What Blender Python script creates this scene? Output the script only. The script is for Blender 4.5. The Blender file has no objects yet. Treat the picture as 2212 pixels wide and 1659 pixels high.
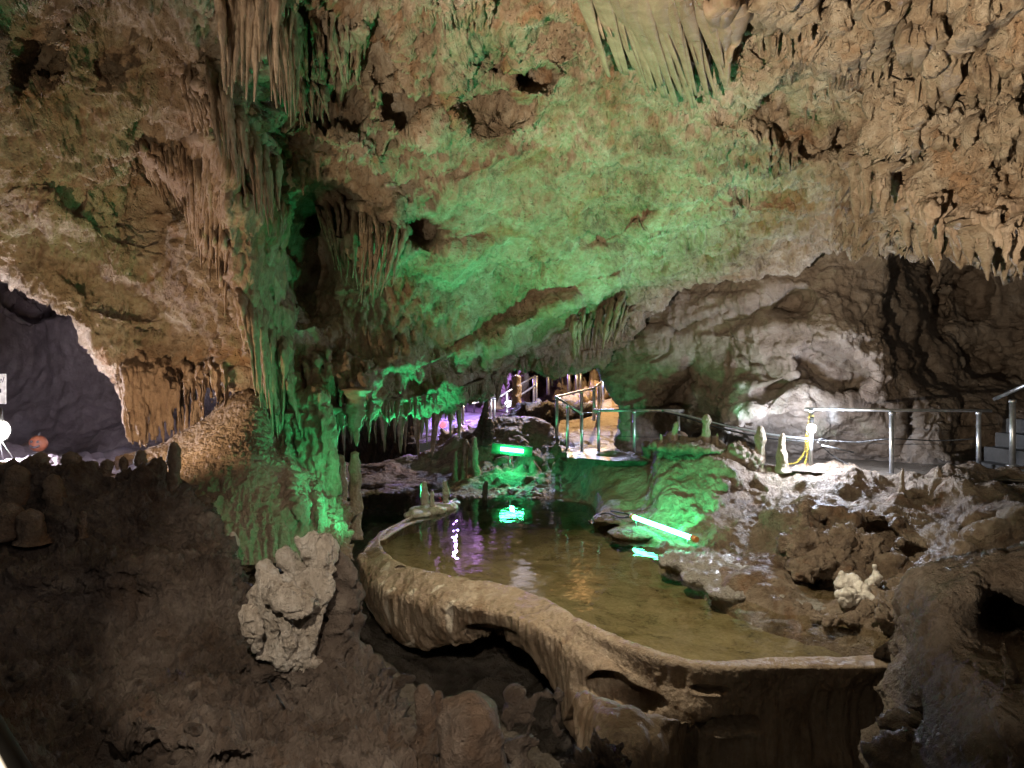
import bpy, math, random
import numpy as np
from mathutils import Vector, Matrix
R = random.Random(7)
F = 1522.0; CX = 1106.0; CY = 829.5; EYE = 1.5
sc = bpy.context.scene
COL = sc.collection

def P(x, y, d):
    return Vector(((x-CX)/F*d, d, EYE-(y-CY)/F*d))
def Pn(a):
    a = np.asarray(a, float)
    return np.stack([(a[..., 0]-CX)/F*a[..., 2], a[..., 2], EYE-(a[..., 1]-CY)/F*a[..., 2]], -1)
def Qn(p):
    return np.stack([p[..., 0]/p[..., 1]*F+CX, (EYE-p[..., 2])/p[..., 1]*F+CY, p[..., 1]], -1)

# ---------------------------------------------------------------- noise
_r = np.random.RandomState(3)
PERM = _r.permutation(512).astype(np.int64); PERM = np.concatenate([PERM]*3)
G = _r.normal(size=(512, 3)); G /= np.linalg.norm(G, axis=1)[:, None]; G = G.astype(np.float32)
def pn(p, seed=0):
    p = np.asarray(p, np.float32)+np.float32(seed*17.31+100.0)
    i = np.floor(p).astype(np.int64); f = p-i; i &= 511
    u = f*f*f*(f*(f*6-15)+10)
    out = 0
    for dx in (0, 1):
        wx = u[..., 0] if dx else 1-u[..., 0]
        for dy in (0, 1):
            wy = u[..., 1] if dy else 1-u[..., 1]
            for dz in (0, 1):
                wz = u[..., 2] if dz else 1-u[..., 2]
                h = PERM[PERM[PERM[i[..., 0]+dx]+((i[..., 1]+dy) & 511)]+((i[..., 2]+dz) & 511)]
                g = G[h]
                out = out+wx*wy*wz*(g[..., 0]*(f[..., 0]-dx)+g[..., 1]*(f[..., 1]-dy)+g[..., 2]*(f[..., 2]-dz))
    return out*1.6
def fbm(p, f, o=3, seed=0, st=(1, 1, 1)):
    p = np.asarray(p)*np.array(st); s = 0; a = 1.0
    for k in range(o):
        s = s+a*pn(p*f, seed+k); f *= 2.03; a *= 0.5
    return s
def billow(p, f, o=3, seed=0, st=(1, 1, 1), g=0.5):
    p = np.asarray(p)*np.array(st); s = 0; a = 1.0
    for k in range(o):
        s = s+a*(np.abs(pn(p*f, seed+k))*2-0.6); f *= 2.03; a *= g
    return s
def cracks(p, f, w, seed, st=(1, 1, 1)):
    q = p*np.array(st); n = pn(q*f+0.35*fbm(q, f*2.5, 2, seed+1)[..., None], seed)
    return np.exp(-(n/w)**2)*sstep(-0.1, 0.35, pn(q*f*0.7, seed+5))
def sstep(a, b, x):
    t = np.clip((x-a)/(b-a), 0, 1); return t*t*(3-2*t)

# ---------------------------------------------------------------- materials
def nd(nt, t, loc=(0, 0), **kw):
    n = nt.nodes.new(t); n.location = loc
    for k, v in kw.items():
        if k in n.inputs: n.inputs[k].default_value = v
        else: setattr(n, k, v)
    return n
def ramp(nt, pts):
    n = nt.nodes.new('ShaderNodeValToRGB'); e = n.color_ramp.elements
    while len(e) < len(pts): e.new(0.5)
    for i, (p, c) in enumerate(pts):
        e[i].position = p; e[i].color = (*c, 1) if len(c) == 3 else c
    return n
def rock_mat(name, cols, rough=0.6, spec=0.4, bump=0.5, scale=1.0, streak=0.3, stain=(0.75, 0.74, 0.72), pits=0.5, wet=0.3, patch=None):
    m = bpy.data.materials.new(name); m.use_nodes = True
    nt = m.node_tree; L = nt.links; b = nt.nodes['Principled BSDF']
    tc = nd(nt, 'ShaderNodeTexCoord'); O = tc.outputs['Object']
    n1 = nd(nt, 'ShaderNodeTexNoise', Scale=0.9*scale, Detail=6.0, Roughness=0.62, Distortion=0.6); L.new(O, n1.inputs['Vector'])
    n2 = nd(nt, 'ShaderNodeTexNoise', Scale=7.0*scale, Detail=8.0, Roughness=0.7); L.new(O, n2.inputs['Vector'])
    mp = nd(nt, 'ShaderNodeMapping'); mp.inputs['Scale'].default_value = (9*scale, 9*scale, 1.1*scale); L.new(O, mp.inputs['Vector'])
    n3 = nd(nt, 'ShaderNodeTexNoise', Scale=1.0, Detail=5.0, Roughness=0.6, Distortion=0.4); L.new(mp.outputs[0], n3.inputs['Vector'])
    add = nd(nt, 'ShaderNodeMath', operation='MULTIPLY_ADD'); L.new(n2.outputs['Fac'], add.inputs[0]); add.inputs[1].default_value = 0.8; L.new(n1.outputs['Fac'], add.inputs[2])
    ad2 = nd(nt, 'ShaderNodeMath', operation='MULTIPLY_ADD'); L.new(n3.outputs['Fac'], ad2.inputs[0]); ad2.inputs[1].default_value = streak; L.new(add.outputs[0], ad2.inputs[2])
    mr = nd(nt, 'ShaderNodeMapRange'); L.new(ad2.outputs[0], mr.inputs[0])
    c = 0.5+0.4+streak*0.5
    mr.inputs[1].default_value = c-0.28; mr.inputs[2].default_value = c+0.28
    k = len(cols); rp = ramp(nt, [(i/(k-1), cc) for i, cc in enumerate(cols)]); L.new(mr.outputs[0], rp.inputs[0])
    # dark pits
    vo = nd(nt, 'ShaderNodeTexVoronoi', Scale=13.0*scale); L.new(O, vo.inputs['Vector'])
    pr = nd(nt, 'ShaderNodeMapRange'); L.new(vo.outputs['Distance'], pr.inputs[0]); pr.inputs[1].default_value = 0.05; pr.inputs[2].default_value = 0.22
    at = nd(nt, 'ShaderNodeAttribute', attribute_name='stain')
    mx = nd(nt, 'ShaderNodeMix', data_type='RGBA'); L.new(at.outputs['Fac'], mx.inputs[0]); L.new(rp.outputs[0], mx.inputs[6]); mx.inputs[7].default_value = (*stain, 1)
    last = mx.outputs[2]
    if patch:
        for k_, (pc_, sc_, th) in enumerate(patch):
            npn = nd(nt, 'ShaderNodeTexNoise', Scale=sc_, Detail=7.0, Roughness=0.65, Distortion=1.2); mo = nd(nt, 'ShaderNodeMapping'); mo.inputs['Location'].default_value = (k_*7.3+2, k_*3.1, k_*5.7); L.new(O, mo.inputs['Vector']); L.new(mo.outputs[0], npn.inputs['Vector'])
            pm = nd(nt, 'ShaderNodeMapRange'); L.new(npn.outputs['Fac'], pm.inputs[0]); pm.inputs[1].default_value = th; pm.inputs[2].default_value = th+0.10; pm.inputs[4].default_value = 0.75
            m2 = nd(nt, 'ShaderNodeMix', data_type='RGBA', blend_type='MULTIPLY'); L.new(pm.outputs[0], m2.inputs[0]); L.new(last, m2.inputs[6]); m2.inputs[7].default_value = (*pc_, 1); last = m2.outputs[2]
    L.new(last, b.inputs['Base Color'])
    # bump
    mb = nd(nt, 'ShaderNodeTexNoise', Scale=24.0*scale, Detail=6.0, Roughness=0.72, Distortion=0.5); L.new(O, mb.inputs['Vector'])
    s1 = nd(nt, 'ShaderNodeMath', operation='MULTIPLY_ADD'); L.new(n2.outputs['Fac'], s1.inputs[0]); s1.inputs[1].default_value = 2.2; L.new(mb.outputs['Fac'], s1.inputs[2])
    s2 = nd(nt, 'ShaderNodeMath', operation='MULTIPLY_ADD'); L.new(n3.outputs['Fac'], s2.inputs[0]); s2.inputs[1].default_value = streak*4; L.new(s1.outputs[0], s2.inputs[2])
    s3 = nd(nt, 'ShaderNodeMath', operation='MULTIPLY_ADD'); L.new(pr.outputs[0], s3.inputs[0]); s3.inputs[1].default_value = pits; L.new(s2.outputs[0], s3.inputs[2])
    bp = nd(nt, 'ShaderNodeBump', Strength=bump, Distance=0.05); L.new(s3.outputs[0], bp.inputs['Height'])
    L.new(bp.outputs[0], b.inputs['Normal'])
    rr = nd(nt, 'ShaderNodeMapRange'); L.new(n1.outputs['Fac'], rr.inputs[0]); rr.inputs[1].default_value = 0.35; rr.inputs[2].default_value = 0.65
    rr.inputs[3].default_value = max(0.12, rough-wet); rr.inputs[4].default_value = rough; L.new(rr.outputs[0], b.inputs['Roughness'])
    b.inputs['Specular IOR Level'].default_value = spec
    return m
def plain(name, col, rough=0.5, metal=0.0, emit=None, es=0.0, bump=0.0):
    m = bpy.data.materials.new(name); m.use_nodes = True; nt = m.node_tree; b = nt.nodes['Principled BSDF']
    tc = nd(nt, 'ShaderNodeTexCoord'); n = nd(nt, 'ShaderNodeTexNoise', Scale=14.0, Detail=5.0); nt.links.new(tc.outputs['Object'], n.inputs['Vector'])
    rp = ramp(nt, [(0.3, tuple(c*0.75 for c in col)), (0.7, tuple(min(1, c*1.15) for c in col))]); nt.links.new(n.outputs['Fac'], rp.inputs[0]); nt.links.new(rp.outputs[0], b.inputs['Base Color'])
    if metal:
        r2 = nd(nt, 'ShaderNodeMapRange'); nt.links.new(n.outputs['Fac'], r2.inputs[0]); r2.inputs[3].default_value = rough*0.6; r2.inputs[4].default_value = rough*1.5; nt.links.new(r2.outputs[0], b.inputs['Roughness'])
    else: b.inputs['Roughness'].default_value = rough
    b.inputs['Metallic'].default_value = metal
    if emit: b.inputs['Emission Color'].default_value = (*emit, 1); b.inputs['Emission Strength'].default_value = es
    return m
M = {}
M['ceil'] = rock_mat('ceiling_rock', [(0.15, 0.095, 0.06), (0.32, 0.235, 0.155), (0.44, 0.355, 0.26), (0.60, 0.53, 0.44)], 0.75, 0.35, 1.0, 1.0, 0.3, pits=0.9, patch=[((0.84, 0.58, 0.38), 0.55, 0.54), ((0.5, 0.45, 0.42), 1.6, 0.56), ((0.35, 0.3, 0.27), 5.0, 0.60)])
M['wall'] = rock_mat('wall_rock', [(0.11, 0.075, 0.052), (0.22, 0.165, 0.125), (0.30, 0.24, 0.19), (0.39, 0.34, 0.30)], 0.7, 0.4, 0.7, 0.8, 0.3)
M['drape'] = rock_mat('drapery_calcite', [(0.17, 0.11, 0.075), (0.31, 0.225, 0.155), (0.44, 0.35, 0.27)], 0.6, 0.45, 0.6, 1.5, 0.5, pits=0.2)
M['ribbon'] = rock_mat('ribbon_calcite', [(0.15, 0.10, 0.065), (0.24, 0.175, 0.12), (0.33, 0.255, 0.18)], 0.5, 0.45, 0.25, 1.2, 0.5, pits=0.0)
M['dirt'] = rock_mat('muddy_rock', [(0.035, 0.025, 0.02), (0.11, 0.08, 0.06), (0.18, 0.14, 0.11), (0.30, 0.25, 0.20)], 0.8, 0.4, 1.0, 1.3, 0.1, wet=0.4, patch=[((0.9, 0.72, 0.58), 0.8, 0.52), ((0.45, 0.42, 0.4), 2.2, 0.55)])
M['bank'] = rock_mat('bank_rock', [(0.08, 0.052, 0.036), (0.20, 0.14, 0.095), (0.31, 0.235, 0.17), (0.42, 0.35, 0.28)], 0.75, 0.5, 1.0, 1.3, 0.1, wet=0.4, patch=[((0.85, 0.6, 0.42), 0.9, 0.53), ((0.5, 0.48, 0.45), 3.0, 0.56)])
M['basin'] = rock_mat('rimstone_calcite', [(0.12, 0.08, 0.05), (0.25, 0.185, 0.125), (0.29, 0.22, 0.155), (0.36, 0.295, 0.22)], 0.6, 0.45, 0.5, 1.8, 0.7, patch=[((0.6, 0.5, 0.42), 1.4, 0.52), ((0.4, 0.36, 0.33), 3.5, 0.6)], stain=(0.62, 0.56, 0.46), pits=0.1)
M['pale'] = rock_mat('pale_calcite', [(0.26, 0.2, 0.14), (0.44, 0.37, 0.30), (0.58, 0.52, 0.46)], 0.5, 0.5, 0.5, 1.6, 0.3)
M['figure'] = rock_mat('knobbly_calcite', [(0.22, 0.17, 0.12), (0.52, 0.44, 0.35), (0.70, 0.62, 0.52), (0.82, 0.77, 0.69)], 0.55, 0.5, 0.9, 2.6, 0.5)
M['white'] = rock_mat('white_calcite', [(0.42, 0.38, 0.33), (0.62, 0.58, 0.52), (0.75, 0.72, 0.68)], 0.35, 0.6, 0.4, 2.6, 0.3)
M['stal'] = rock_mat('stalactite_calcite', [(0.2, 0.135, 0.085), (0.33, 0.25, 0.17), (0.47, 0.39, 0.3)], 0.6, 0.45, 0.8, 2.0, 0.3)
M['slab'] = rock_mat('wet_slab_rock', [(0.3, 0.26, 0.22), (0.46, 0.42, 0.38), (0.6, 0.57, 0.54)], 0.42, 0.8, 1.0, 1.6, 0.1, wet=0.3)
M['mud'] = rock_mat('wet_path_mud', [(0.07, 0.055, 0.045), (0.13, 0.11, 0.09), (0.2, 0.17, 0.14)], 0.5, 0.5, 0.25, 1.0, 0.0, wet=0.3)
M['warmfloor'] = rock_mat('far_path_rock', [(0.2, 0.14, 0.08), (0.36, 0.27, 0.17), (0.46, 0.36, 0.25)], 0.5, 0.5, 0.6, 1.0, 0.0, wet=0.3)
M['bed'] = rock_mat('pool_bed_silt', [(0.04, 0.035, 0.02), (0.32, 0.265, 0.15), (0.43, 0.36, 0.22), (0.52, 0.45, 0.29)], 0.9, 0.1, 0.8, 3.6, 0.0, patch=[((0.5, 0.5, 0.35), 0.5, 0.5), ((0.15, 0.13, 0.1), 9.0, 0.66)])
M['steel'] = plain('brushed_steel', (0.62, 0.63, 0.65), 0.34, 0.8)
M['cable'] = plain('black_cable', (0.03, 0.03, 0.03), 0.5)
M['yellow'] = plain('yellow_plastic', (0.5, 0.36, 0.03), 0.4)
M['whiteboard'] = plain('white_board', (0.75, 0.74, 0.68), 0.5)
M['ink'] = plain('dark_ink', (0.06, 0.05, 0.06), 0.6)
M['orange'] = plain('orange_paint', (0.22, 0.07, 0.035), 0.5)
M['cap'] = plain('orange_brown_cap', (0.6, 0.28, 0.08), 0.4)
M['concrete'] = plain('grey_concrete', (0.06, 0.057, 0.054), 0.9)

def water_mat(name, tint, rough=0.015, bump=0.06, sc_=1.2):
    m = bpy.data.materials.new(name); m.use_nodes = True; nt = m.node_tree; L = nt.links
    nt.nodes.remove(nt.nodes['Principled BSDF']); out = nt.nodes['Material Output']
    tc = nd(nt, 'ShaderNodeTexCoord'); n = nd(nt, 'ShaderNodeTexNoise', Scale=sc_, Detail=3.0); L.new(tc.outputs['Object'], n.inputs['Vector'])
    bp = nd(nt, 'ShaderNodeBump', Strength=bump, Distance=0.1); L.new(n.outputs['Fac'], bp.inputs['Height'])
    fr = nd(nt, 'ShaderNodeFresnel', IOR=1.4); L.new(bp.outputs[0], fr.inputs['Normal'])
    tr = nd(nt, 'ShaderNodeBsdfTransparent'); tr.inputs[0].default_value = (*tint, 1)
    gl = nd(nt, 'ShaderNodeBsdfGlossy', Roughness=rough); L.new(bp.outputs[0], gl.inputs['Normal'])
    mx = nd(nt, 'ShaderNodeMixShader'); L.new(fr.outputs[0], mx.inputs[0]); L.new(tr.outputs[0], mx.inputs[1]); L.new(gl.outputs[0], mx.inputs[2])
    L.new(mx.outputs[0], out.inputs['Surface'])
    return m
M['water'] = water_mat('still_water', (0.88, 0.86, 0.76), bump=0.09, sc_=2.2)
def emis(name, col, s):
    m = bpy.data.materials.new(name); m.use_nodes = True; nt = m.node_tree
    b = nt.nodes['Principled BSDF']; b.inputs['Base Color'].default_value = (*col, 1)
    b.inputs['Emission Color'].default_value = (*col, 1); b.inputs['Emission Strength'].default_value = s
    return m

# ---------------------------------------------------------------- mesh helpers
def tag(o, label=None, cat=None, group=None, kind=None):
    if label: o['label'] = label
    if cat: o['category'] = cat
    if group: o['group'] = group
    if kind: o['kind'] = kind
    elif cat: o['kind'] = 'thing'
    return o
def mesh_np(name, v, q, mat=None, parent=None, smooth=True, stain=None, tri=False):
    me = bpy.data.meshes.new(name); v = np.ascontiguousarray(v, np.float32).reshape(-1, 3); q = np.ascontiguousarray(q, np.int32)
    k = q.shape[1]; me.vertices.add(len(v)); me.vertices.foreach_set('co', v.ravel())
    me.loops.add(q.size); me.loops.foreach_set('vertex_index', q.ravel())
    me.polygons.add(len(q)); me.polygons.foreach_set('loop_start', np.arange(0, q.size, k, dtype=np.int32))
    me.polygons.foreach_set('loop_total', np.full(len(q), k, np.int32))
    me.polygons.foreach_set('use_smooth', np.full(len(q), smooth)); me.update(); me.validate()
    if stain is not None:
        a = me.attributes.new('stain', 'FLOAT', 'POINT'); a.data.foreach_set('value', np.ascontiguousarray(stain, np.float32).ravel())
    if mat: me.materials.append(mat)
    o = bpy.data.objects.new(name, me); COL.objects.link(o)
    if parent: o.parent = parent
    return o
def grid_quads(nv, nu, wrap=False):
    i = np.arange(nv-1)[:, None]; j = np.arange(nu if wrap else nu-1)[None]
    jn = (j+1) % nu
    return np.stack([i*nu+j, i*nu+jn, (i+1)*nu+jn, (i+1)*nu+j], -1).reshape(-1, 4)
def cr(C, t, axis):
    """Catmull-Rom along axis of control array C at parameters t (index space)"""
    C = np.moveaxis(np.asarray(C, float), axis, 0); n = len(C)
    E = np.concatenate([2*C[:1]-C[1:2], C, 2*C[-1:]-C[-2:-1]])
    i = np.clip(np.floor(t).astype(int), 0, n-2); f = (t-i).reshape(-1, *([1]*(C.ndim-1)))
    a, b, c, d = E[i], E[i+1], E[i+2], E[i+3]
    r = 0.5*(2*b+(c-a)*f+(2*a-5*b+4*c-d)*f*f+(3*b-a-3*c+d)*f**3)
    return np.moveaxis(r, 0, axis)
def params(C, n, axis):
    """sample parameters spaced about evenly in the control net"""
    C = np.asarray(C, float); d = np.linalg.norm(np.diff(C[..., :2], axis=axis), axis=-1)
    other = 1-axis; L = d.mean(axis=other); L = np.maximum(L, L.mean()*0.25); s = np.concatenate([[0], np.cumsum(L)])
    return np.interp(np.linspace(0, s[-1], n), s, np.arange(len(s)))
def normals(p):
    du = np.gradient(p, axis=1); dv = np.gradient(p, axis=0); n = np.cross(du, dv)
    return n/(np.linalg.norm(n, axis=-1, keepdims=True)+1e-9)
def loft(ctrl, nu, nv, dents=(), disp=None, world=False):
    """ctrl [rows][cols] of (px,py,d) -> (nv,nu,3) world grid, displaced towards the eye side"""
    C = np.array(ctrl, float)
    tv = params(C, nv, 0); tu = params(C, nu, 1)
    g = cr(cr(C, tv, 0), tu, 1)
    if not world:
        px, py = g[..., 0].copy(), g[..., 1].copy()
        w0 = Pn(g)
        if dents:
            nz = fbm(w0, 1.7, 3, 41)*0.2
            for (x, y, rx, ry, amt, sharp, *rot) in dents:
                a = math.radians(rot[0]) if rot else 0
                dx, dy = px-x, py-y
                ux = (dx*math.cos(a)+dy*math.sin(a))/rx; uy = (-dx*math.sin(a)+dy*math.cos(a))/ry
                r = np.sqrt(ux*ux+uy*uy)+nz*0.8
                g[..., 2] += amt*(1-sstep(1-sharp, 1+sharp*0.3, r))
        p = Pn(g)
    else: p = g
    if disp is not None:
        n = normals(p)
        toeye = np.array([0, 0, EYE])-p
        s = np.sign((n*toeye).sum(-1, keepdims=True).mean()); n = n*s
        h = disp(p, Qn(p) if True else None)
        p = p+n*h[..., None]
    return p
def sheet(name, ctrl, nu, nv, mat, dents=(), disp=None, post=None, stain=None, world=False, kind='structure', parent=None):
    p = loft(ctrl, nu, nv, dents, disp, world)
    if post: p = post(p)
    st = stain(p, Qn(p)) if stain else None
    o = mesh_np(name, p, grid_quads(p.shape[0], p.shape[1]), mat, parent, stain=st)
    if kind: o['kind'] = kind
    return o, p
def rough_disp(big=0.2, mid=0.08, pop=0.03, flute=0.0, f=1.0, seed=0):
    def fn(p, q):
        h = fbm(p, 0.55*f, 2, seed)*big+fbm(p, 1.9*f, 3, seed+5)*mid+billow(p, 6*f, 3, seed+9, g=0.6)*pop
        if flute: h = h+billow(p, 5*f, 2, seed+20, st=(1, 1, 0.13))*flute
        return h
    return fn
def surf(p):
    q = Qn(p.reshape(-1, 3)); return q
def depth_at(q, x, y, r=7.0):
    m = (np.abs(q[:, 0]-x) < r) & (np.abs(q[:, 1]-y) < r)
    if not m.any():
        i = np.argmin((q[:, 0]-x)**2+(q[:, 1]-y)**2); return q[i, 2]
    return np.percentile(q[m, 2], 30)
def tube_grid(spine, nr=24, nl=40, amp=0.25, f=4.0, flute=0.0, seed=0, cap=True, wob=0.0, sq=(1, 1)):
    """spine: [(Vector, radius)] -> closed generalised cylinder"""
    S = np.array([[*p, r] for p, r in spine], float); t = np.linspace(0, len(S)-1, nl); S = cr(S, t, 0)
    c = S[:, :3]; r = np.maximum(S[:, 3], 0.001)
    T = np.gradient(c, axis=0); T /= np.linalg.norm(T, axis=1)[:, None]+1e-9
    up = np.array([0.0, 1.0, 0.02]); A = np.cross(T, up); A /= np.linalg.norm(A, axis=1)[:, None]+1e-9; B = np.cross(T, A)
    a = np.linspace(0, 2*np.pi, nr, endpoint=False)
    ring = np.cos(a)[None, :, None]*A[:, None]*sq[0]+np.sin(a)[None, :, None]*B[:, None]*sq[1]
    base = c[:, None]+ring*r[:, None, None]
    n = fbm(base, f, 3, seed)*amp+billow(base, f*2.5, 2, seed+3)*amp*0.35
    if flute: n = n+billow(base, f*2.2, 2, seed+7, st=(1, 1, 0.15))*flute
    rr = r[:, None]*(1+n)
    p = c[:, None]+ring*rr[..., None]
    v = p.reshape(-1, 3); q = grid_quads(nl, nr, True)
    if cap:
        v = np.concatenate([v, [c[0]-T[0]*r[0]*0.25], [c[-1]+T[-1]*r[-1]*0.5]]); k = nl*nr
        j = np.arange(nr); jn = (j+1) % nr
        q = np.concatenate([q, np.stack([jn, j, np.full(nr, k), np.full(nr, k)], -1), np.stack([(nl-1)*nr+j, (nl-1)*nr+jn, np.full(nr, k+1), np.full(nr, k+1)], -1)])
    return v, q
def tri_obj(name, v, q):
    t = np.concatenate([q[:, [0, 1, 2]], q[:, [0, 2, 3]]]); ok = (t[:, 0] != t[:, 1]) & (t[:, 1] != t[:, 2]) & (t[:, 0] != t[:, 2])
    return mesh_np(name, v, t[ok])
def clean_obj(name, v, q, mat, parent=None):
    if len(v) > 3000:
        o = tri_obj(name, v, q); o.data.materials.append(mat)
        if parent: o.parent = parent
        return o
    tris = []; qq = []
    faces = [tuple(dict.fromkeys(f)) for f in q.tolist()]
    me = bpy.data.meshes.new(name); me.from_pydata(v.tolist(), [], faces); me.polygons.foreach_set('use_smooth', [True]*len(faces)); me.update()
    me.materials.append(mat); o = bpy.data.objects.new(name, me); COL.objects.link(o)
    if parent: o.parent = parent
    return o
def local(o, origin):
    """put the object's origin at origin (its base) without moving the geometry"""
    o.data.transform(Matrix.Translation(-Vector(origin))); o.location = origin; return o
def tube(name, spine, mat, parent=None, **kw):
    v, q = tube_grid(spine, **kw); return clean_obj(name, v, q, mat, parent)
def fuse(name, parts, mat, voxel=0.04, disp=None, parent=None, smooth=2):
    """several closed pieces fused into one continuous rock skin"""
    vs, fs, off = [], [], 0
    for v, q in parts:
        vs.append(v); fs.append(q+off); off += len(v)
    o = tri_obj('tmp', np.concatenate(vs), np.concatenate(fs))
    md = o.modifiers.new('r', 'REMESH'); md.mode = 'VOXEL'; md.voxel_size = voxel
    s = o.modifiers.new('s', 'SMOOTH'); s.iterations = smooth
    dg = bpy.context.evaluated_depsgraph_get(); me2 = bpy.data.meshes.new_from_object(o.evaluated_get(dg))
    bpy.data.objects.remove(o)
    n = len(me2.vertices); v = np.empty(n*3, np.float32); me2.vertices.foreach_get('co', v); v = v.reshape(-1, 3)
    nn = np.empty(n*3, np.float32); me2.vertices.foreach_get('normal', nn); nn = nn.reshape(-1, 3)
    if disp: v = v+nn*disp(v, None)[:, None]
    me2.vertices.foreach_set('co', v.astype(np.float32).ravel()); me2.polygons.foreach_set('use_smooth', [True]*len(me2.polygons)); me2.update()
    me2.name = name; me2.materials.clear(); me2.materials.append(mat)
    ob = bpy.data.objects.new(name, me2); COL.objects.link(ob)
    if parent: ob.parent = parent
    return ob
def empty(name, loc=(0, 0, 0)):
    o = bpy.data.objects.new(name, None); COL.objects.link(o); o.location = loc; o.empty_display_size = 0.1; return o
def ball(c, r, nr=20, nl=14, sq=(1, 1, 1)):
    th = np.linspace(0, np.pi, nl); a = np.linspace(0, 2*np.pi, nr, endpoint=False)
    p = np.stack([np.sin(th)[:, None]*np.cos(a)*sq[0], np.sin(th)[:, None]*np.sin(a)*sq[1], np.cos(th)[:, None]*np.ones(nr)*sq[2]], -1)*r+np.array(c)
    p[0] = p[0].mean(0); p[-1] = p[-1].mean(0)
    return p.reshape(-1, 3), grid_quads(nl, nr, True)
def pipe(name, a, b, r, mat, parent=None, n=16, caps=True, pts=None):
    pts = pts or [a, b]
    C = np.array([list(p) for p in pts], float); nl = len(C)
    T = np.gradient(C, axis=0); T /= np.linalg.norm(T, axis=1)[:, None]
    up = np.array([0.3, 0.2, 1.0]) if abs(T[0][2]) < 0.9 else np.array([1.0, 0, 0.1])
    A = np.cross(T, up); A /= np.linalg.norm(A, axis=1)[:, None]; B = np.cross(T, A)
    ang = np.linspace(0, 2*np.pi, n, endpoint=False)
    v = (C[:, None]+r*(np.cos(ang)[None, :, None]*A[:, None]+np.sin(ang)[None, :, None]*B[:, None])).reshape(-1, 3)
    faces = [tuple(f) for f in grid_quads(nl, n, True).tolist()]
    if caps: faces += [tuple(range(n))[::-1], tuple((nl-1)*n+k for k in range(n))]
    me = bpy.data.meshes.new(name); me.from_pydata(v.tolist(), [], faces); me.polygons.foreach_set('use_smooth', [len(f) == 4 for f in faces]); me.update()
    me.materials.append(mat); o = bpy.data.objects.new(name, me); COL.objects.link(o)
    if parent: o.parent = parent
    return o
def box(name, c, s, mat, parent=None, rot=None, bev=0.004):
    import bmesh
    bm = bmesh.new(); bmesh.ops.create_cube(bm, size=1.0); bmesh.ops.scale(bm, vec=s, verts=bm.verts)
    if bev: bmesh.ops.bevel(bm, geom=bm.edges[:], offset=bev, segments=2, affect='EDGES')
    if rot: bmesh.ops.rotate(bm, matrix=rot, verts=bm.verts)
    bmesh.ops.translate(bm, vec=c, verts=bm.verts)
    me = bpy.data.meshes.new(name); bm.to_mesh(me); bm.free(); me.materials.append(mat)
    o = bpy.data.objects.new(name, me); COL.objects.link(o)
    if parent: o.parent = parent
    return o
def unparent_fix(o, e):
    """children are made in world space: shift their mesh into the empty's frame"""
    for c in e.children: c.data.transform(Matrix.Translation(-e.location))

exec_parts = True
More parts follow.
